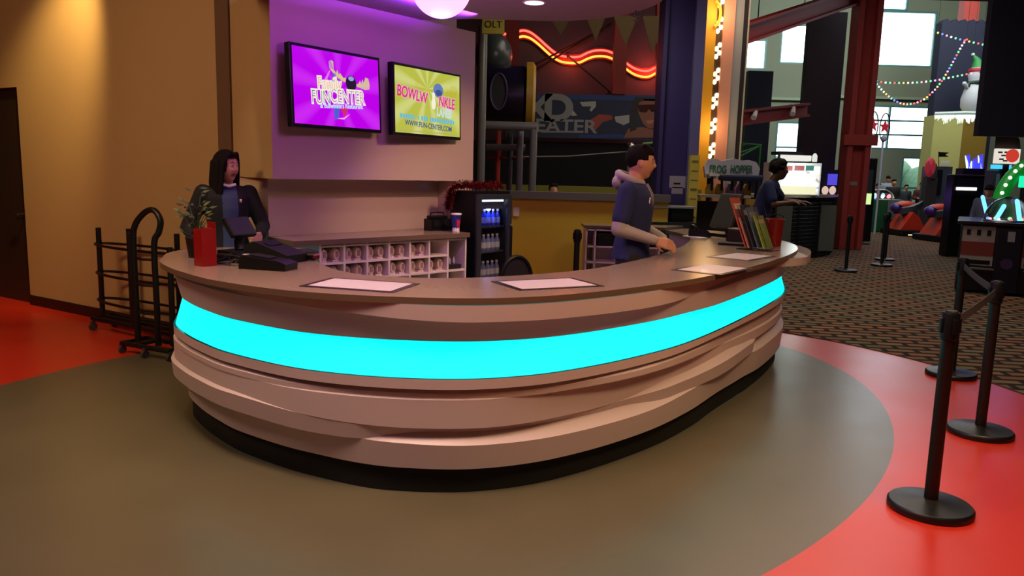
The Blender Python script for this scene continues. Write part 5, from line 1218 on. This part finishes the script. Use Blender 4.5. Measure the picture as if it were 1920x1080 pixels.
for k, (x, c_) in enumerate(((1332, '#b2903a'), (1350, '#b2903a'), (1369, '#a0739a'), (1387, '#a0739a'), (1402, '#b2903a'))):
    mb = MB(); c, d = pb(x - 7, x + 7, 345, 369, 12.4, .1)
    w2, h2 = d.x / 2, d.z / 2; mb.slab([c + Vector((a * w2, -.05, b_ * h2)) for a, b_ in ((-1, -1), (1, -1), (1, .3), (.5, 1), (-.5, 1), (-1, .3))], (0, 1, 0), .1); mb.build('seat_back', mat('seat_' + c_[1:], c_, .5), fh, world=True)
    mb = MB(); mb.tube([c + Vector((0, -.1, h2 * 2.1)), c + Vector((0, -.14, h2)), c + Vector((0, -.12, 0))], .02, None, 6); mb.build('restraint', BLACK, fh, world=True)
mb = MB(); c, d = pbox(mb, 1312, 1408, 366, 371, 12.1, .5); mb.build('bench_edge', mat('pale_bench', '#a49f98', .5), fh, world=True)
mb = MB(); mb.box((c.x, 12.45, c.z / 2 - .04), (d.x * .96, .3, c.z - .1)); mb.build('bench_base', mat('dark_olive_base', '#23221a', .7), fh, world=True)
mb = MB(); pbox(mb, 1398, 1418, 374, 402, 12.05, .1); mb.build('yellow_panel', mat('seat_b2903a', '#b2903a', .5), fh, world=True)
for xx in (1330, 1420):
    mb = MB(); q = at(xx, 330, 12.62); mb.cyl((q.x, 12.62, 0), (q.x, 12.62, q.z), .03, seg=10); mb.build('sign_post', BLACK, fh, world=True)
# mesh-front counter with lit candy case
path = [(at(1400, 368, 14.6).x, 14.6), (at(1440, 368, 14.9).x, 14.9), (at(1490, 368, 15.4).x, 15.4), (at(1530, 368, 15.9).x, 15.9), (at(1562, 368, 16.6).x, 16.6), (at(1572, 368, 17.4).x, 17.4)]
cp = resample(catmull([(x, y, 0) for x, y in path], 8), 60)
mc = thing('mesh_counter', 'dark curved counter with wire mesh front and pale edge before the red column', 'counter', (cp[30].x, cp[30].y, 0))
mb = MB(); BK = [q + Vector((-.35, .75, 0)) for q in cp]; zt = 1.25
mb.loft([[Vector((q.x, q.y, zt)), Vector((q.x, q.y, zt + .06)), Vector((r_.x, r_.y, zt + .06)), Vector((r_.x, r_.y, zt))] for q, r_ in zip(cp, BK)]); mb.build('counter_top', mat('pale_wood_edge', '#93897a', .45), mc, world=True)
mb = MB(); mb.loft([[Vector((q.x, q.y + .14, 0)), Vector((q.x, q.y + .14, zt)), Vector((r_.x, r_.y, zt)), Vector((r_.x, r_.y, 0))] for q, r_ in zip(cp, BK)]); mb.build('inner_panel', mat('dark_teal_panel', '#14191a', .7), mc, world=True)
mb = MB()
for i in range(0, 60, 1): mb.tube([(cp[i].x, cp[i].y + .05, .02), (cp[i].x, cp[i].y + .05, zt)], .007 if i % 12 else .025, None, 5)
for k in range(16): mb.tube([(q.x, q.y + .05, .05 + k * .078) for q in cp[::3]], .006, None, 5)
mb.build('wire_mesh', mat('black_wire', '#070707', .5), mc, world=True)
for i in (12, 36): 
    mb = MB(); mb.box((cp[i].x + .2, cp[i].y + .10, .62), (.34, .02, .95)); mb.build('grey_panel', mat('grey_green_panel', '#4c5048', .6), mc, world=True)
cc = thing('candy_case', 'brightly lit white candy case with coloured banner on the mesh counter', 'display case', (at(1495, 335, 15.9).x, 15.9, 1.311))
def case_mat():
    M, n, L, b = new_mat('lit_candy_window'); tc = n.new('ShaderNodeTexCoord')
    vo = n.new('ShaderNodeTexVoronoi'); vo.inputs['Scale'].default_value = 9; L.new(tc.outputs['Object'], vo.inputs['Vector'])
    hs = n.new('ShaderNodeHueSaturation'); hs.inputs['Saturation'].default_value = .55; hs.inputs['Value'].default_value = 1.1; L.new(vo.outputs['Color'], hs.inputs['Color'])
    sp = n.new('ShaderNodeSeparateXYZ'); L.new(tc.outputs['Object'], sp.inputs[0])
    nz = n.new('ShaderNodeTexNoise'); nz.inputs['Scale'].default_value = 5; L.new(tc.outputs['Object'], nz.inputs['Vector'])
    mr = n.new('ShaderNodeMapRange'); mr.inputs[1].default_value = .42; mr.inputs[2].default_value = .6; mr.inputs[3].default_value = 0; mr.inputs[4].default_value = .75; L.new(nz.outputs[0], mr.inputs[0])
    k = n.new('ShaderNodeMix'); k.data_type = 'RGBA'; k.inputs[6].default_value = (.95, 1, .96, 1); L.new(mr.outputs[0], k.inputs[0]); L.new(hs.outputs[0], k.inputs[7])
    L.new(k.outputs[2], b.inputs['Emission Color']); b.inputs['Emission Strength'].default_value = 1.1; b.inputs['Base Color'].default_value = (.1, .1, .1, 1); return M
mb = MB(); c, d = pbox(mb, 1446, 1539, 305, 366, 15.75, .55, bev=.01); mb.build('case_body', mat('white_case', '#dfe8e4', .4), cc, world=True)
mb = MB(); mb.box(c + Vector((0, -d.y / 2 - .004, -.02)), (d.x - .06, .006, d.z - .09)); mb.build('lit_window', case_mat(), cc, world=True)
for x0, x1, c_ in ((1452, 1464, '#2c3e50'), (1466, 1486, '#b8402c'), (1490, 1508, '#a83a3a'), (1511, 1526, '#23776a')):
    mb = MB(); q, e = pb(x0, x1, 311, 320, 15.73, .008); mb.box(q, e); mb.build('banner_block', glow('case_' + c_[1:], c_, 1), cc, world=True)
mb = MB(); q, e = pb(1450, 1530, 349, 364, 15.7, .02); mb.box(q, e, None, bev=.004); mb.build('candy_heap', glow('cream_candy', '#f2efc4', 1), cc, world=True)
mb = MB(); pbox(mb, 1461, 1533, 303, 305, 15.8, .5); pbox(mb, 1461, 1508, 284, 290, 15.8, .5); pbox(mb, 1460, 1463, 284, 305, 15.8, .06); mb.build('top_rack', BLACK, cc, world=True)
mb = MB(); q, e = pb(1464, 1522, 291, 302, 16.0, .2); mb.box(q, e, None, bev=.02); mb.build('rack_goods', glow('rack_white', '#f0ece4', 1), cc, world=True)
point('candy_case_light', (c.x, 15.4, c.z + .1), 14, (.9, 1, .95), .2)
q = at(1511, 366, 15.6)
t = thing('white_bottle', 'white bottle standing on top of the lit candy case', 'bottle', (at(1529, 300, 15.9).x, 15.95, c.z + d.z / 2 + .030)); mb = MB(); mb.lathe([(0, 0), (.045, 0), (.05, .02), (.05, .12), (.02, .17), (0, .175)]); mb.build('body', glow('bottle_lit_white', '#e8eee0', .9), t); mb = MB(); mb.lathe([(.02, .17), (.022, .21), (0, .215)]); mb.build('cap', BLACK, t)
gs = thing('glowing_machine', 'small machine glowing violet blue between the candy case and red column', 'machine', (at(1555, 350, 16.9).x, 17.0, 1.311))
mb = MB(); c, d = pbox(mb, 1543, 1572, 318, 366, 16.9, .4); mb.build('housing', mat('dark_violet_housing', '#1a1838', .4), gs, world=True)
mb = MB(); q, e = pb(1552, 1570, 326, 347, 16.88, .01); mb.box(q, e); mb.build('screen', glow('violet_screen', '#5348d8', 1), gs, world=True)
for x in (1547, 1561):
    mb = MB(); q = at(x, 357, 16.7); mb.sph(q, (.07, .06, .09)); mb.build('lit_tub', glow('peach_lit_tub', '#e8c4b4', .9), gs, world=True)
# tall dark boards
for x0, x1, yy, Y, lab, m_ in ((1516, 1586, 22, 20.4, 'tall black and maroon board behind the candy case, left of the red column', mat('maroon_black_board', '#1d0c12', .45, var=.6, scale=1)), (1401, 1447, 133, 21.3, 'tall slate blue board behind the green rails', mat('slate_blue_board', '#33404f', .35, var=.3, scale=1))):
    c, d = pb(x0, x1, yy, yy + 100, Y, .25); top = at((x0 + x1) / 2, yy, Y).z; top = min(top, 6.5)
    mb = MB(); mb.box((c.x, c.y, top / 2), (d.x, .25, top)); tag(mb.build('tall_board', m_), lab, 'board')
lf = thing('ceiling_fixture', 'long pale fluorescent light fixture on the hall ceiling above the roof beam', 'ceiling light', at(1462, 30, 18)); R_ = None
a, b_ = at(1408, 48, 16.5), at(1518, 8, 19.5); d = (b_ - a); R_ = d.to_track_quat('Y', 'Z').to_matrix().to_4x4()
mb = MB(); mb.box((a + b_) / 2, (.22, d.length, .09), None, M=R_); mb.build('housing', mat('pale_grey_housing', '#8d948c', .5), lf, world=True)
mb = MB(); mb.box((a + b_) / 2 - Vector((0, 0, .05)), (.09, d.length * .96, .03), None, M=R_); mb.build('tube_lamp', glow('fluorescent_tube', (.95, 1, .95), 2.0), lf, world=True)
for t_ in (.1, .9):
    q = a.lerp(b_, t_); mb = MB(); mb.cyl(q, (q.x, q.y, 6.54), .012, seg=6); mb.build('hanger_rod', BLACK, lf, world=True)
# castle-like dark facade, yellow house with icicle lights, snowman
DKB = mat('dark_navy_facade', '#171a33', .8, var=.15, scale=1)
a = at(1765, 60, 28.6).x; b_ = at(1880, 60, 28.6).x; ztop = at(1780, 36, 28.6).z
pts = [(a, 0), (b_, 0), (b_, ztop)]
n_ = 7
for k in range(n_ * 6 + 1):
    u_ = k / (n_ * 6); pts.append((b_ + (a - b_) * u_, ztop - .12 + .14 * abs(math.sin(u_ * n_ * PI))))
mb = MB(); mb.slab([Vector((x, 28.6, z)) for x, z in pts], (0, 1, 0), .4); tag(mb.build('scalloped_facade', DKB), 'dark navy facade with scalloped top behind the snowman', 'facade')
mb = MB(); q0 = at(1852, 100, 15.5).x; mb.box((q0 + 2.0, 15.6, 4.55), (4.0, .16, 4.0)); tag(mb.build('hanging_bulkhead', mat('dark_aubergine_panel', '#191428', .8)), 'large plain dark panel filling the upper right corner', 'panel')
yh = thing('yellow_facade', 'yellow block facade with white icicle lights along its top edge', 'facade', (at(1790, 300, 27).x, 27.5, 0))
ztop = at(1790, 214, 27).z
a, b_, c_ = at(1748, 260, 27.6).x, at(1803, 260, 27).x, at(1850, 260, 27).x
mb = MB(); mb.prism([(a, 27.6), (b_, 27.0), (b_ + .1, 27.9), (a, 28.3)], 0, ztop); mb.build('pale_face', mat('pale_yellow_face', '#b8b26a', .7), yh, world=True)
mb = MB(); mb.prism([(b_ + .005, 27.0), (c_, 27.0), (c_, 27.9), (b_ + .105, 27.9)], 0, ztop); mb.build('mustard_face', mat('mustard_face', '#8a6c1e', .7), yh, world=True)
ICE = glow('icicle_light', (.85, 1, .95), 1.6); random.seed(4)
for k in range(44):
    u_ = k / 43; x = a + (c_ - a) * u_; y = (27.6 + (27.0 - 27.6) * min(1, (x - a) / (b_ - a))) - .05; L_ = random.uniform(.10, .34)
    mb = MB(); mb.cyl((x, y, ztop + .04), (x, y, ztop - L_), .035, .008, seg=6); mb.build('icicle', ICE, yh, world=True)
mb = MB(); mb.tube([(a, 27.58, ztop + .04), (b_, 26.96, ztop + .04), (c_, 26.96, ztop + .04)], .07, None, 8); mb.build('snow_cap', mat('snow_white', '#c8d6d2', .8), yh, world=True)
SNW = mat('inflatable_white', '#b9bac4', .6); q = at(1826, 205, 27.4); sx_ = q.x
sn = thing('snowman', 'inflatable white snowman with green hat standing on the yellow facade', 'snowman', (sx_, 27.42, ztop + .05)); sn.scale = (1.17,) * 3
mb = MB(); mb.lathe([(0, .0), (.26, .02), (.36, .22), (.37, .45), (.30, .72), (.20, .88), (.22, 1.0), (.25, 1.14), (.20, 1.32), (0, 1.40)]); mb.build('snow_body', SNW, sn)
mb = MB(); mb.lathe([(.245, 1.20), (.26, 1.25), (.235, 1.31), (0, 1.31)]); mb.build('hat_band', mat('hat_red', '#a32030', .6), sn)
mb = MB(); mb.tube([(0, 0, 1.28), (-.02, 0, 1.45), (-.08, 0, 1.58), (-.18, 0, 1.68)], [.21, .15, .08, .03], None, 14); mb.build('hat', mat('hat_green', '#1f7a3a', .6), sn)
mb = MB(); mb.sph((-.19, 0, 1.70), .05); mb.build('hat_bobble', SNW, sn)
mb = MB(); mb.tube([(.2, -.16, .88), (-.1, -.24, .9), (-.24, -.05, .9), (-.3, -.12, .78)], .05, None, 8); mb.build('scarf', mat('scarf_dark_green', '#2a3f34', .7), sn)
mb = MB(); mb.capsule((-.25, -.05, .72), .06, (-.42, -.12, .86), .06, None, 10); mb.build('arm', SNW, sn)
mb = MB(); mb.cyl((0, -.22, 1.10), (-.03, -.36, 1.08), .03, .006, seg=10); mb.build('nose', mat('carrot_orange', '#c8642a', .5), sn)
for s_ in (-1, 1): mb = MB(); mb.sph((s_ * .07, -.225, 1.17), .018); mb.build('eye', BLACK, sn)
# strings of coloured lights
LC = [glow('fairy_' + k, c_, 1.6) for k, c_ in (('white', (1, 1, .85)), ('red', (1, .12, .12)), ('green', (.2, 1, .4)), ('amber', (1, .6, .1)), ('blue', (.15, .3, 1)), ('pink', (1, .4, .7)))]
def fairy(pts, Y, n, lab):
    P = resample(catmull([at(x, y, Y) for x, y in pts], 10), n); T = thing('fairy_lights', lab, 'string lights', P[0], 0, 'strings of coloured fairy lights')
    mb = MB(); mb.tube(P, .008, None, 5); mb.build('wire', BLACK, T, world=True)
    for p in (P[0], P[-1]): mb = MB(); mb.cyl(p, (p.x, p.y, 6.548), .004, seg=5); mb.build('hanging_cord', BLACK, T, world=True)
    for p in P: mb = MB(); mb.sph(p - Vector((0, .02, .01)), .028, None, 8, 6); mb.build('bulb', random.choice(LC), T, world=True)
fairy([(1632, 142), (1650, 165), (1675, 187), (1700, 195), (1728, 188), (1750, 170), (1766, 150), (1785, 118), (1803, 85), (1812, 74)], 21.7, 40, 'deep swag of coloured fairy lights hanging below the high window')
fairy([(1632, 140), (1645, 152), (1680, 155), (1720, 154), (1755, 150), (1790, 143), (1820, 137)], 21.8, 24, 'nearly level string of coloured fairy lights crossing above the swag')
fairy([(1758, 61), (1790, 71), (1815, 77), (1842, 83)], 21.6, 11, 'short string of fairy lights high on the scalloped dark facade')
# star ornaments on poles
for x, y, yb, lab in ((1637, 236, 352, 'left round ornament with red star on a pale pole before the far window'), (1659, 239, 362, 'right round ornament with red star on a pale pole before the far window')):
    q = at(x, y, 24); T = thing('star_ornament', lab, 'ornament', (q.x, 24, 0), 0, 'star ornaments on poles'); 
    mb = MB(); mb.tube([(.15 * math.cos(a), 0, q.z + .42 * math.sin(a)) for a in [2 * PI * k / 28 for k in range(28)]], .018, None, 6, closed=True); mb.build('ring', mat('dark_wire', '#20242c', .5), T)
    mb = MB(); mb.slab([Vector(((.17 if k % 2 == 0 else .075) * math.sin(k * PI / 5), -.015, q.z + .02 + (.22 if k % 2 == 0 else .09) * math.cos(k * PI / 5))) for k in range(10)], (0, 1, 0), .03); mb.build('star', mat('star_red', '#c42034', .5, emit='#a01020', es=.4), T)
    mb = MB(); mb.sph((0, 0, q.z - .32), (.09, .05, .09)); mb.build('bell', SNW, T)
    mb = MB(); mb.cyl((0, .03, 0), (0, .03, q.z - .40), .03, seg=10); mb.build('pole', mat('pale_pole', '#c8ccd8', .4), T)
# black pillar cabinet, green game with dome
t = thing('black_cabinet', 'tall black machine cabinet directly right of the red column', 'cabinet', (at(1629, 400, 21).x, 21.3, 0)); mb = MB(); pbox(mb, 1619, 1641, 296, 420, 21, .7, floor=True, bev=.03); mb.build('cabinet_body', BLACK, t, world=True)
mb = MB(); q, e = pb(1623, 1636, 318, 372, 20.98, .02); mb.box(q, e); mb.build('dim_panel', mat('dim_teal_panel', '#2b3630', .5), t, world=True)
def dome_game(name, lab, x0, x1, ytop, Y, dep, m, dm, rad, glowc):
    c, d = pb(x0, x1, ytop, ytop + 10, Y, dep); top = at((x0 + x1) / 2, ytop, Y).z
    T = thing(name, lab, 'arcade game', (c.x, Y + dep / 2, 0)); mb = MB(); mb.box((c.x, Y + dep / 2, top / 2), (d.x, dep, top), None, bev=.03); mb.build('cabinet_body', m, T, world=True)
    mb = MB(); R_ = []; prof = [(rad * math.cos(a), top + .01 + rad * .75 * math.sin(a)) for a in [k * PI / 2 / 10 for k in range(10)]] + [(0, top + .01 + rad * .75)]
    mb.lathe(prof, c=(c.x, Y + dep / 2, 0), seg=32); mb.build('clear_dome', GLASS, T, world=True)
    for k in range(7):
        a = k * .9; mb = MB(); mb.sph((c.x + rad * .55 * math.cos(a), Y + dep / 2 + rad * .55 * math.sin(a), top + .07), .05, None, 10, 6); mb.build('prize_light', glow('dome_' + glowc[k % 3][1:], glowc[k % 3], 1.6), T, world=True)
    return T, c, top
dg, c, top = dome_game('dome_game', 'small green and grey game cabinet with a clear dome in the distance', 1635, 1693, 374, 25, 1.0, mat('green_cabinet', '#1d5a34', .4), None, .42, ('#ff8fa0', '#8fd8ff', '#ffffff'))
mb = MB(); q, e = pb(1664, 1693, 375, 412, 24.97, .02); mb.box(q, e); mb.build('grey_front_panel', mat('stone_grey_cabinet', '#6d716a', .5), dg, world=True)
mb = MB(); q, e = pb(1822 - 14, 1822 + 14, 0, 40, 29.6, .4); mb.box((q.x, 29.8, 5.25), (e.x, .4, 10.48)); tag(mb.build('steel_column', REDC), 'red steel column rising above the scalloped dark facade', 'column')
# red racing ride machines
RD = mat('racer_red', '#c4341e', .35)
for x, Y, lab in ((1701, 24.0, 'red motorcycle racing game, the left and farther one of the pair'), (1768, 21.9, 'red motorcycle racing game, the right and nearer one of the pair')):
    q = at(x, 400, Y); T = thing('racing_game', lab, 'arcade game', (q.x, Y, 0), math.radians(8), 'racing games on the carpet'); bpy.context.view_layer.update(); T.scale = (.8, .8, .9)
    mb = MB(); mb.box((0, 0, .10), (1.15, 1.5, .18), None, bev=.03); mb.build('platform', BLACK, T)
    mb = MB(); mb.box((-.1, -.76, .05), (.6, .02, .03)); mb.build('lit_edge', glow('warm_edge_light', '#ffe2b0', 1.4), T)
    mb = MB(); mb.slab([(-.52, -.45, .2), (.52, -.45, .2), (.22, -.45, .62), (-.05, -.45, .80)], (0, 1, 0), .9); mb.build('fairing', RD, T)
    mb = MB(); mb.loft([[Vector((x_, y_ * w_, z_)) for x_, y_, z_ in ((0 + o_, -1, z0), (0 + o_, 1, z0), (.0 + o_, .7, z0 + .2), (o_, -.7, z0 + .2))] for o_, w_, z0 in ((-.55, .05, .72), (-.3, .2, .72), (.1, .22, .78), (.4, .16, .88), (.6, .06, .98))]); mb.build('seat', mat('racer_black_seat', '#151318', .5), T)
    mb = MB(); mb.tube([(-.45, -.3, .98), (-.5, 0, 1.05), (-.45, .3, .98)], .03, None, 8); mb.build('handlebar', BLACK, T)
    mb = MB(); mb.sph((-.5, 0, .92), (.2, .22, .16)); mb.build('nose_cone', mat('racer_purple', '#4a2a80', .4), T)
    mb = MB(); mb.sph((.25, .5, .98), (.5, .2, .17)); mb.build('rear_cowl', RD, T)
# tall machines at the right
def cabinet(name, lab, cat, x0, x1, y0, Y, dep, m, bits=(), grp=None):
    c, d = pb(x0, x1, y0, y0 + 20, Y, dep); top = at((x0 + x1) / 2, y0, Y).z; T = thing(name, lab, cat, (c.x, Y + dep / 2, 0)); mb = MB(); mb.box((c.x, Y + dep / 2, top / 2), (d.x, dep, top), None, bev=.02); mb.build('cabinet_body', m, T, world=True)
    for nm, bx0, bx1, by0, by1, bm, dd in bits:
        mb = MB(); q, e = pb(bx0, bx1, by0, by1, Y - dd, dd - .002 if dd > .01 else .008); mb.box(q, e, None, bev=min(.01, e.x * .2, e.z * .2)); mb.build(nm, bm, T, world=True)
    return T, c, top
GB = mat('grey_blue_cabinet', '#3a3f4e', .5)
cabinet('arcade_cabinet', 'tall grey-blue cabinet below the yellow facade with a small black flag', 'arcade cabinet', 1752, 1786, 312, 25.5, .8, GB, [('side_panel', 1756, 1766, 318, 366, BLACK, .02), ('notice', 1765, 1780, 302, 310, WHITEP, .02)])
fl = thing('black_flag', 'small black pennant flag standing above the grey-blue cabinet', 'flag', (at(1760, 312, 25.8).x, 25.8, at(1760, 312, 25.8).z)); q = at(1760, 312, 25.8)
mb = MB(); mb.cyl(q, at(1760, 284, 25.8), .012, seg=8); mb.build('pole', BLACK, fl, world=True); mb = MB(); mb.slab([at(1760, 285, 25.8), at(1780, 286, 25.8), at(1773, 290, 25.8), at(1779, 294, 25.8), at(1760, 294, 25.8)], (0, 1, 0), .01); mb.build('flag_cloth', BLACK, fl, world=True)
rs = thing('round_red_sign', 'round pinkish red sign on a dark stand left of the grey-blue cabinet', 'sign', (at(1748, 400, 25.0).x, 25.1, 0)); q = at(1744, 314, 25.0)
mb = MB(); mb.lathe([(0, -.04), (.20, -.04), (.24, 0), (.20, .04), (0, .04)], seg=28); mb.b.transform(Matrix.Translation(q) @ Matrix.Diagonal((.75, 1, 1.3, 1)) @ Matrix.Rotation(PI / 2, 4, 'X')); mb.build('disc', mat('sign_pink_red', '#c23a4c', .5, emit='#8a1828', es=.3), rs, world=True)
mb = MB(); mb.tube([q + Vector((.12, .12, -.35)), q + Vector((.12, .12, .0)), q + Vector((.18, .14, .12))], [.16, .16, .10], None, 10); mb.box((q.x + .12, 25.15, (q.z - .3) / 2), (.34, .28, q.z - .3)); mb.build('stand', mat('dark_stand', '#2b2428', .7), rs, world=True)
cabinet('arcade_cabinet', 'wide black arcade cabinet with glowing bar screen and blue topper', 'arcade cabinet', 1788, 1858, 328, 17.2, .3, BLACK, [('screen', 1795, 1850, 335, 366, mat('dark_violet_screen', '#1b1a2c', .2), .02), ('light_bar', 1794, 1832, 351, 357, glow('bar_white', '#f4f0e6', 1.4), .04), ('frame_edge', 1790, 1858, 328, 331, mat('maroon_edge', '#3a1520', .4), .03)])
tp = thing('blue_topper', 'glowing blue jagged topper standing on the wide black arcade cabinet', 'lit topper', (at(1825, 328, 17.5).x, 17.5, at(1825, 328, 17.5).z)); random.seed(8)
mb = MB(); pbox(mb, 1806, 1846, 316, 328, 17.4, .3); mb.build('topper_base', mat('dark_violet_housing', '#1a1838', .4), tp, world=True)
for k in range(9):
    x = 1810 + k * 4; y = 292 + random.uniform(-3, 10); mb = MB(); q = at(x, y, 17.45); r_ = at(x + random.uniform(-6, 6), 318, 17.45); mb.cyl(r_, q, .045, .012, seg=6); mb.build('light_spike', glow('spike_blue', '#3a3cff', 1.5) if k % 3 else glow('spike_white', '#d8e4ff', 1.3), tp, world=True)
cabinet('arcade_cabinet', 'blue-grey cabinet with cyan light strip and red and white sign', 'arcade cabinet', 1860, 1898, 319, 15.9, .25, GB, [('cyan_strip', 1860, 1897, 309, 317, glow('cyan_strip', '#3ab8f0', 1.4), .06), ('pale_panel', 1868, 1878, 326, 352, mat('pale_blue_panel', '#6f8a9c', .5), .02)])
sg2 = thing('red_white_sign', 'backlit red and white sign above the cyan light strip at far right', 'sign', (at(1890, 290, 15.6).x, 15.65, at(1890, 306, 15.6).z))
mb = MB(); pbox(mb, 1868, 1913, 279, 307, 15.62, .1, bev=.01); mb.build('sign_board', glow('sign_cream', '#e6ddd0', 1), sg2, world=True)
mb = MB(); q = at(1898, 292, 15.6); mb.lathe([(.0, 0), (.13, 0), (.13, .01), (0, .01)], seg=24); mb.b.transform(Matrix.Translation(q) @ Matrix.Rotation(PI / 2, 4, 'X')); mb.build('red_emblem', glow('sign_red', '#c83a2c', 1), sg2, world=True)
for x, y in ((1872, 284), (1878, 290), (1874, 297), (1881, 300), (1884, 284)):
    mb = MB(); q, e = pb(x, x + 8, y, y + 3, 15.6, .012); mb.box(q, e, None); mb.build('dark_chevron', glow('sign_black', '#141014', 1), sg2, world=True)
mb = MB(); mb.box((at(1890, 292, 15.8).x, 15.88, at(1890, 292, 15.8).z - .25), (.12, .12, .7)); mb.build('sign_support', BLACK, sg2, world=True)
mb = MB(); mb.slab([at(x, y, 15.72) for x, y in ((1866, 279), (1868, 256), (1878, 246), (1890, 250), (1900, 244), (1912, 262), (1914, 279))], (0, 1, 0), .02); o = mb.build('painted_scene', mat('dim_brown_art', '#3a2c26', .7, var=.6, scale=6), sg2, world=True)
ga = thing('green_arch', 'big green illuminated arch with cyan panel at the right edge', 'lit arch', (at(1925, 400, 14.4).x, 14.5, 0)); ct = at(1945, 392, 14.4)
mb = MB(); mb.tube([ct + Vector((.85 * math.cos(a) * .85, 0, .85 * math.sin(a))) for a in [PI * .5 + k * .12 for k in range(14)]], .13, None, 12); mb.build('arch_tube', mat('arch_green', '#147a2c', .4, emit='#0c7a24', es=.5), ga, world=True)
for k in range(9):
    a = PI * .55 + k * .16; q = ct + Vector((.85 * .95 * math.cos(a), -.14, .97 * math.sin(a))); mb = MB(); mb.sph(q, .035, None, 8, 6); mb.build('bulb', glow('arch_bulb_pale', '#e8ffe0', 1.3), ga, world=True)
mb = MB(); q, e = pb(1912, 1935, 330, 352, 14.2, .04); mb.box(q, e, None, bev=.02); mb.build('cyan_panel', glow('cyan_patch', '#20e8a8', 1.3), ga, world=True)
mb = MB(); mb.box((ct.x + .1, 14.5, ct.z / 2), (1.0, .4, ct.z)); mb.build('pedestal', BLACK, ga, world=True)
# domed coin game
cg = thing('domed_coin_game', 'large black coin game with clear domes and blue lights at right', 'arcade game', (8.12, 11.78, 0), math.radians(-30))
mb = MB(); mb.box((0, 0, .51), (2.3, 1.7, 1.0), None, bev=.03); mb.build('cabinet_body', mat('coin_game_black', '#101014', .35), cg)
mb = MB(); mb.box((0, 0, 1.035), (2.4, 1.8, .05), None, bev=.01); mb.build('deck', mat('deck_dark', '#1a1a20', .25), cg)
for k, x in enumerate((-.91, -.13)):
    mb = MB(); mb.box((x, -.856, .70), (.42, .01, .58)); p_ = mb.build('art_panel', mat('cream_art_panel', '#9c8f88', .5, var=.3, scale=4), cg)
    mb = MB(); mb.box((x, -.863, .66), (.42, .006, .20)); mb.build('red_stripe', mat('art_red', '#7a2f26', .5), p_)
    for j in range(3): mb = MB(); mb.box((x - .13 + j * .13, -.864, .90), (.05, .008, .08), None); mb.build('coin_slot', BLACK, p_)
    mb = MB(); mb.box((x, -.863, .46), (.36, .006, .06), None); mb.build('black_lettering_block', BLACK, p_)
    mb = MB(); mb.slab([(x - .18, -.856, .36), (x + .20, -.856, .36), (x + .24, -1.0, .36), (x - .05, -1.0, .36)], (0, 0, 1), .02); mb.build('coin_tray', mat('tray_grey', '#5a5858', .4), cg)
mb = MB(); mb.box((-.52, -.87, .5), (.32, .05, .94), None, bev=.01); mb.build('centre_pillar', mat('pillar_navy', '#0e1222', .35), cg)
mb = MB(); mb.box((-.50, -.898, .86), (.09, .006, .15)); mb.build('pale_label', mat('label_grey', '#8e9094', .5), cg)
mb = MB(); mb.lathe([(0, 0), (.08, 0), (.08, .006), (0, .006)], seg=20); mb.b.transform(Matrix.Translation((-.52, -.897, .46)) @ Matrix.Rotation(PI / 2, 4, 'X')); mb.build('violet_emblem', mat('emblem_violet', '#3a2550', .5), cg)
for x, y, r_ in ((-.56, -.35, .31), (.12, -.40, .31)):
    mb = MB(); mb.lathe([(r_ * math.cos(a), 1.062 + r_ * 1.2 * math.sin(a)) for a in [k * PI / 2 / 12 for k in range(12)]] + [(0, 1.062 + r_ * 1.2)], c=(x, y, 0), seg=36); mb.build('clear_dome', GLASS, cg)
    mb = MB(); mb.tube([(x + r_ * math.cos(a), y + r_ * math.sin(a), 1.07) for a in [2 * PI * k / 30 for k in range(30)]], .018, None, 6, closed=True); mb.build('dome_ring', STEEL, cg)
    for k in range(10):
        a = k * .7; mb = MB(); mb.sph((x + r_ * .7 * math.cos(a), y + r_ * .7 * math.sin(a), 1.09), .022, None, 8, 6); mb.build('rim_light', LC[k % 6], cg)
BT = glow('blue_tube', (.12, .45, 1), 2.4)
for x, y, tx, lz in ((-.80, .15, -.10, .32), (-.68, -.35, .07, .18), (-.42, -.35, -.05, .26)):
    mb = MB(); mb.capsule((x, y, 1.09), .028, (x + tx, y, 1.09 + lz), .028, None, 10); mb.build('blue_tube', BT, cg)
point('coin_game_light', (7.55, 11.6, 1.62), 6, (.2, .35, 1), .15)
# lights of the hall at places with visible glow
point('neon_glow_right', (2.75, 16.35, 3.75), 12, (1, .09, .04), .12)
point('neon_glow_left', (1.1, 16.35, 3.9), 7, (1, .12, .06), .12)
point('purple_column_wash', (cx + .9, 18.3, 1.3), 6, (.35, .12, 1), .2)
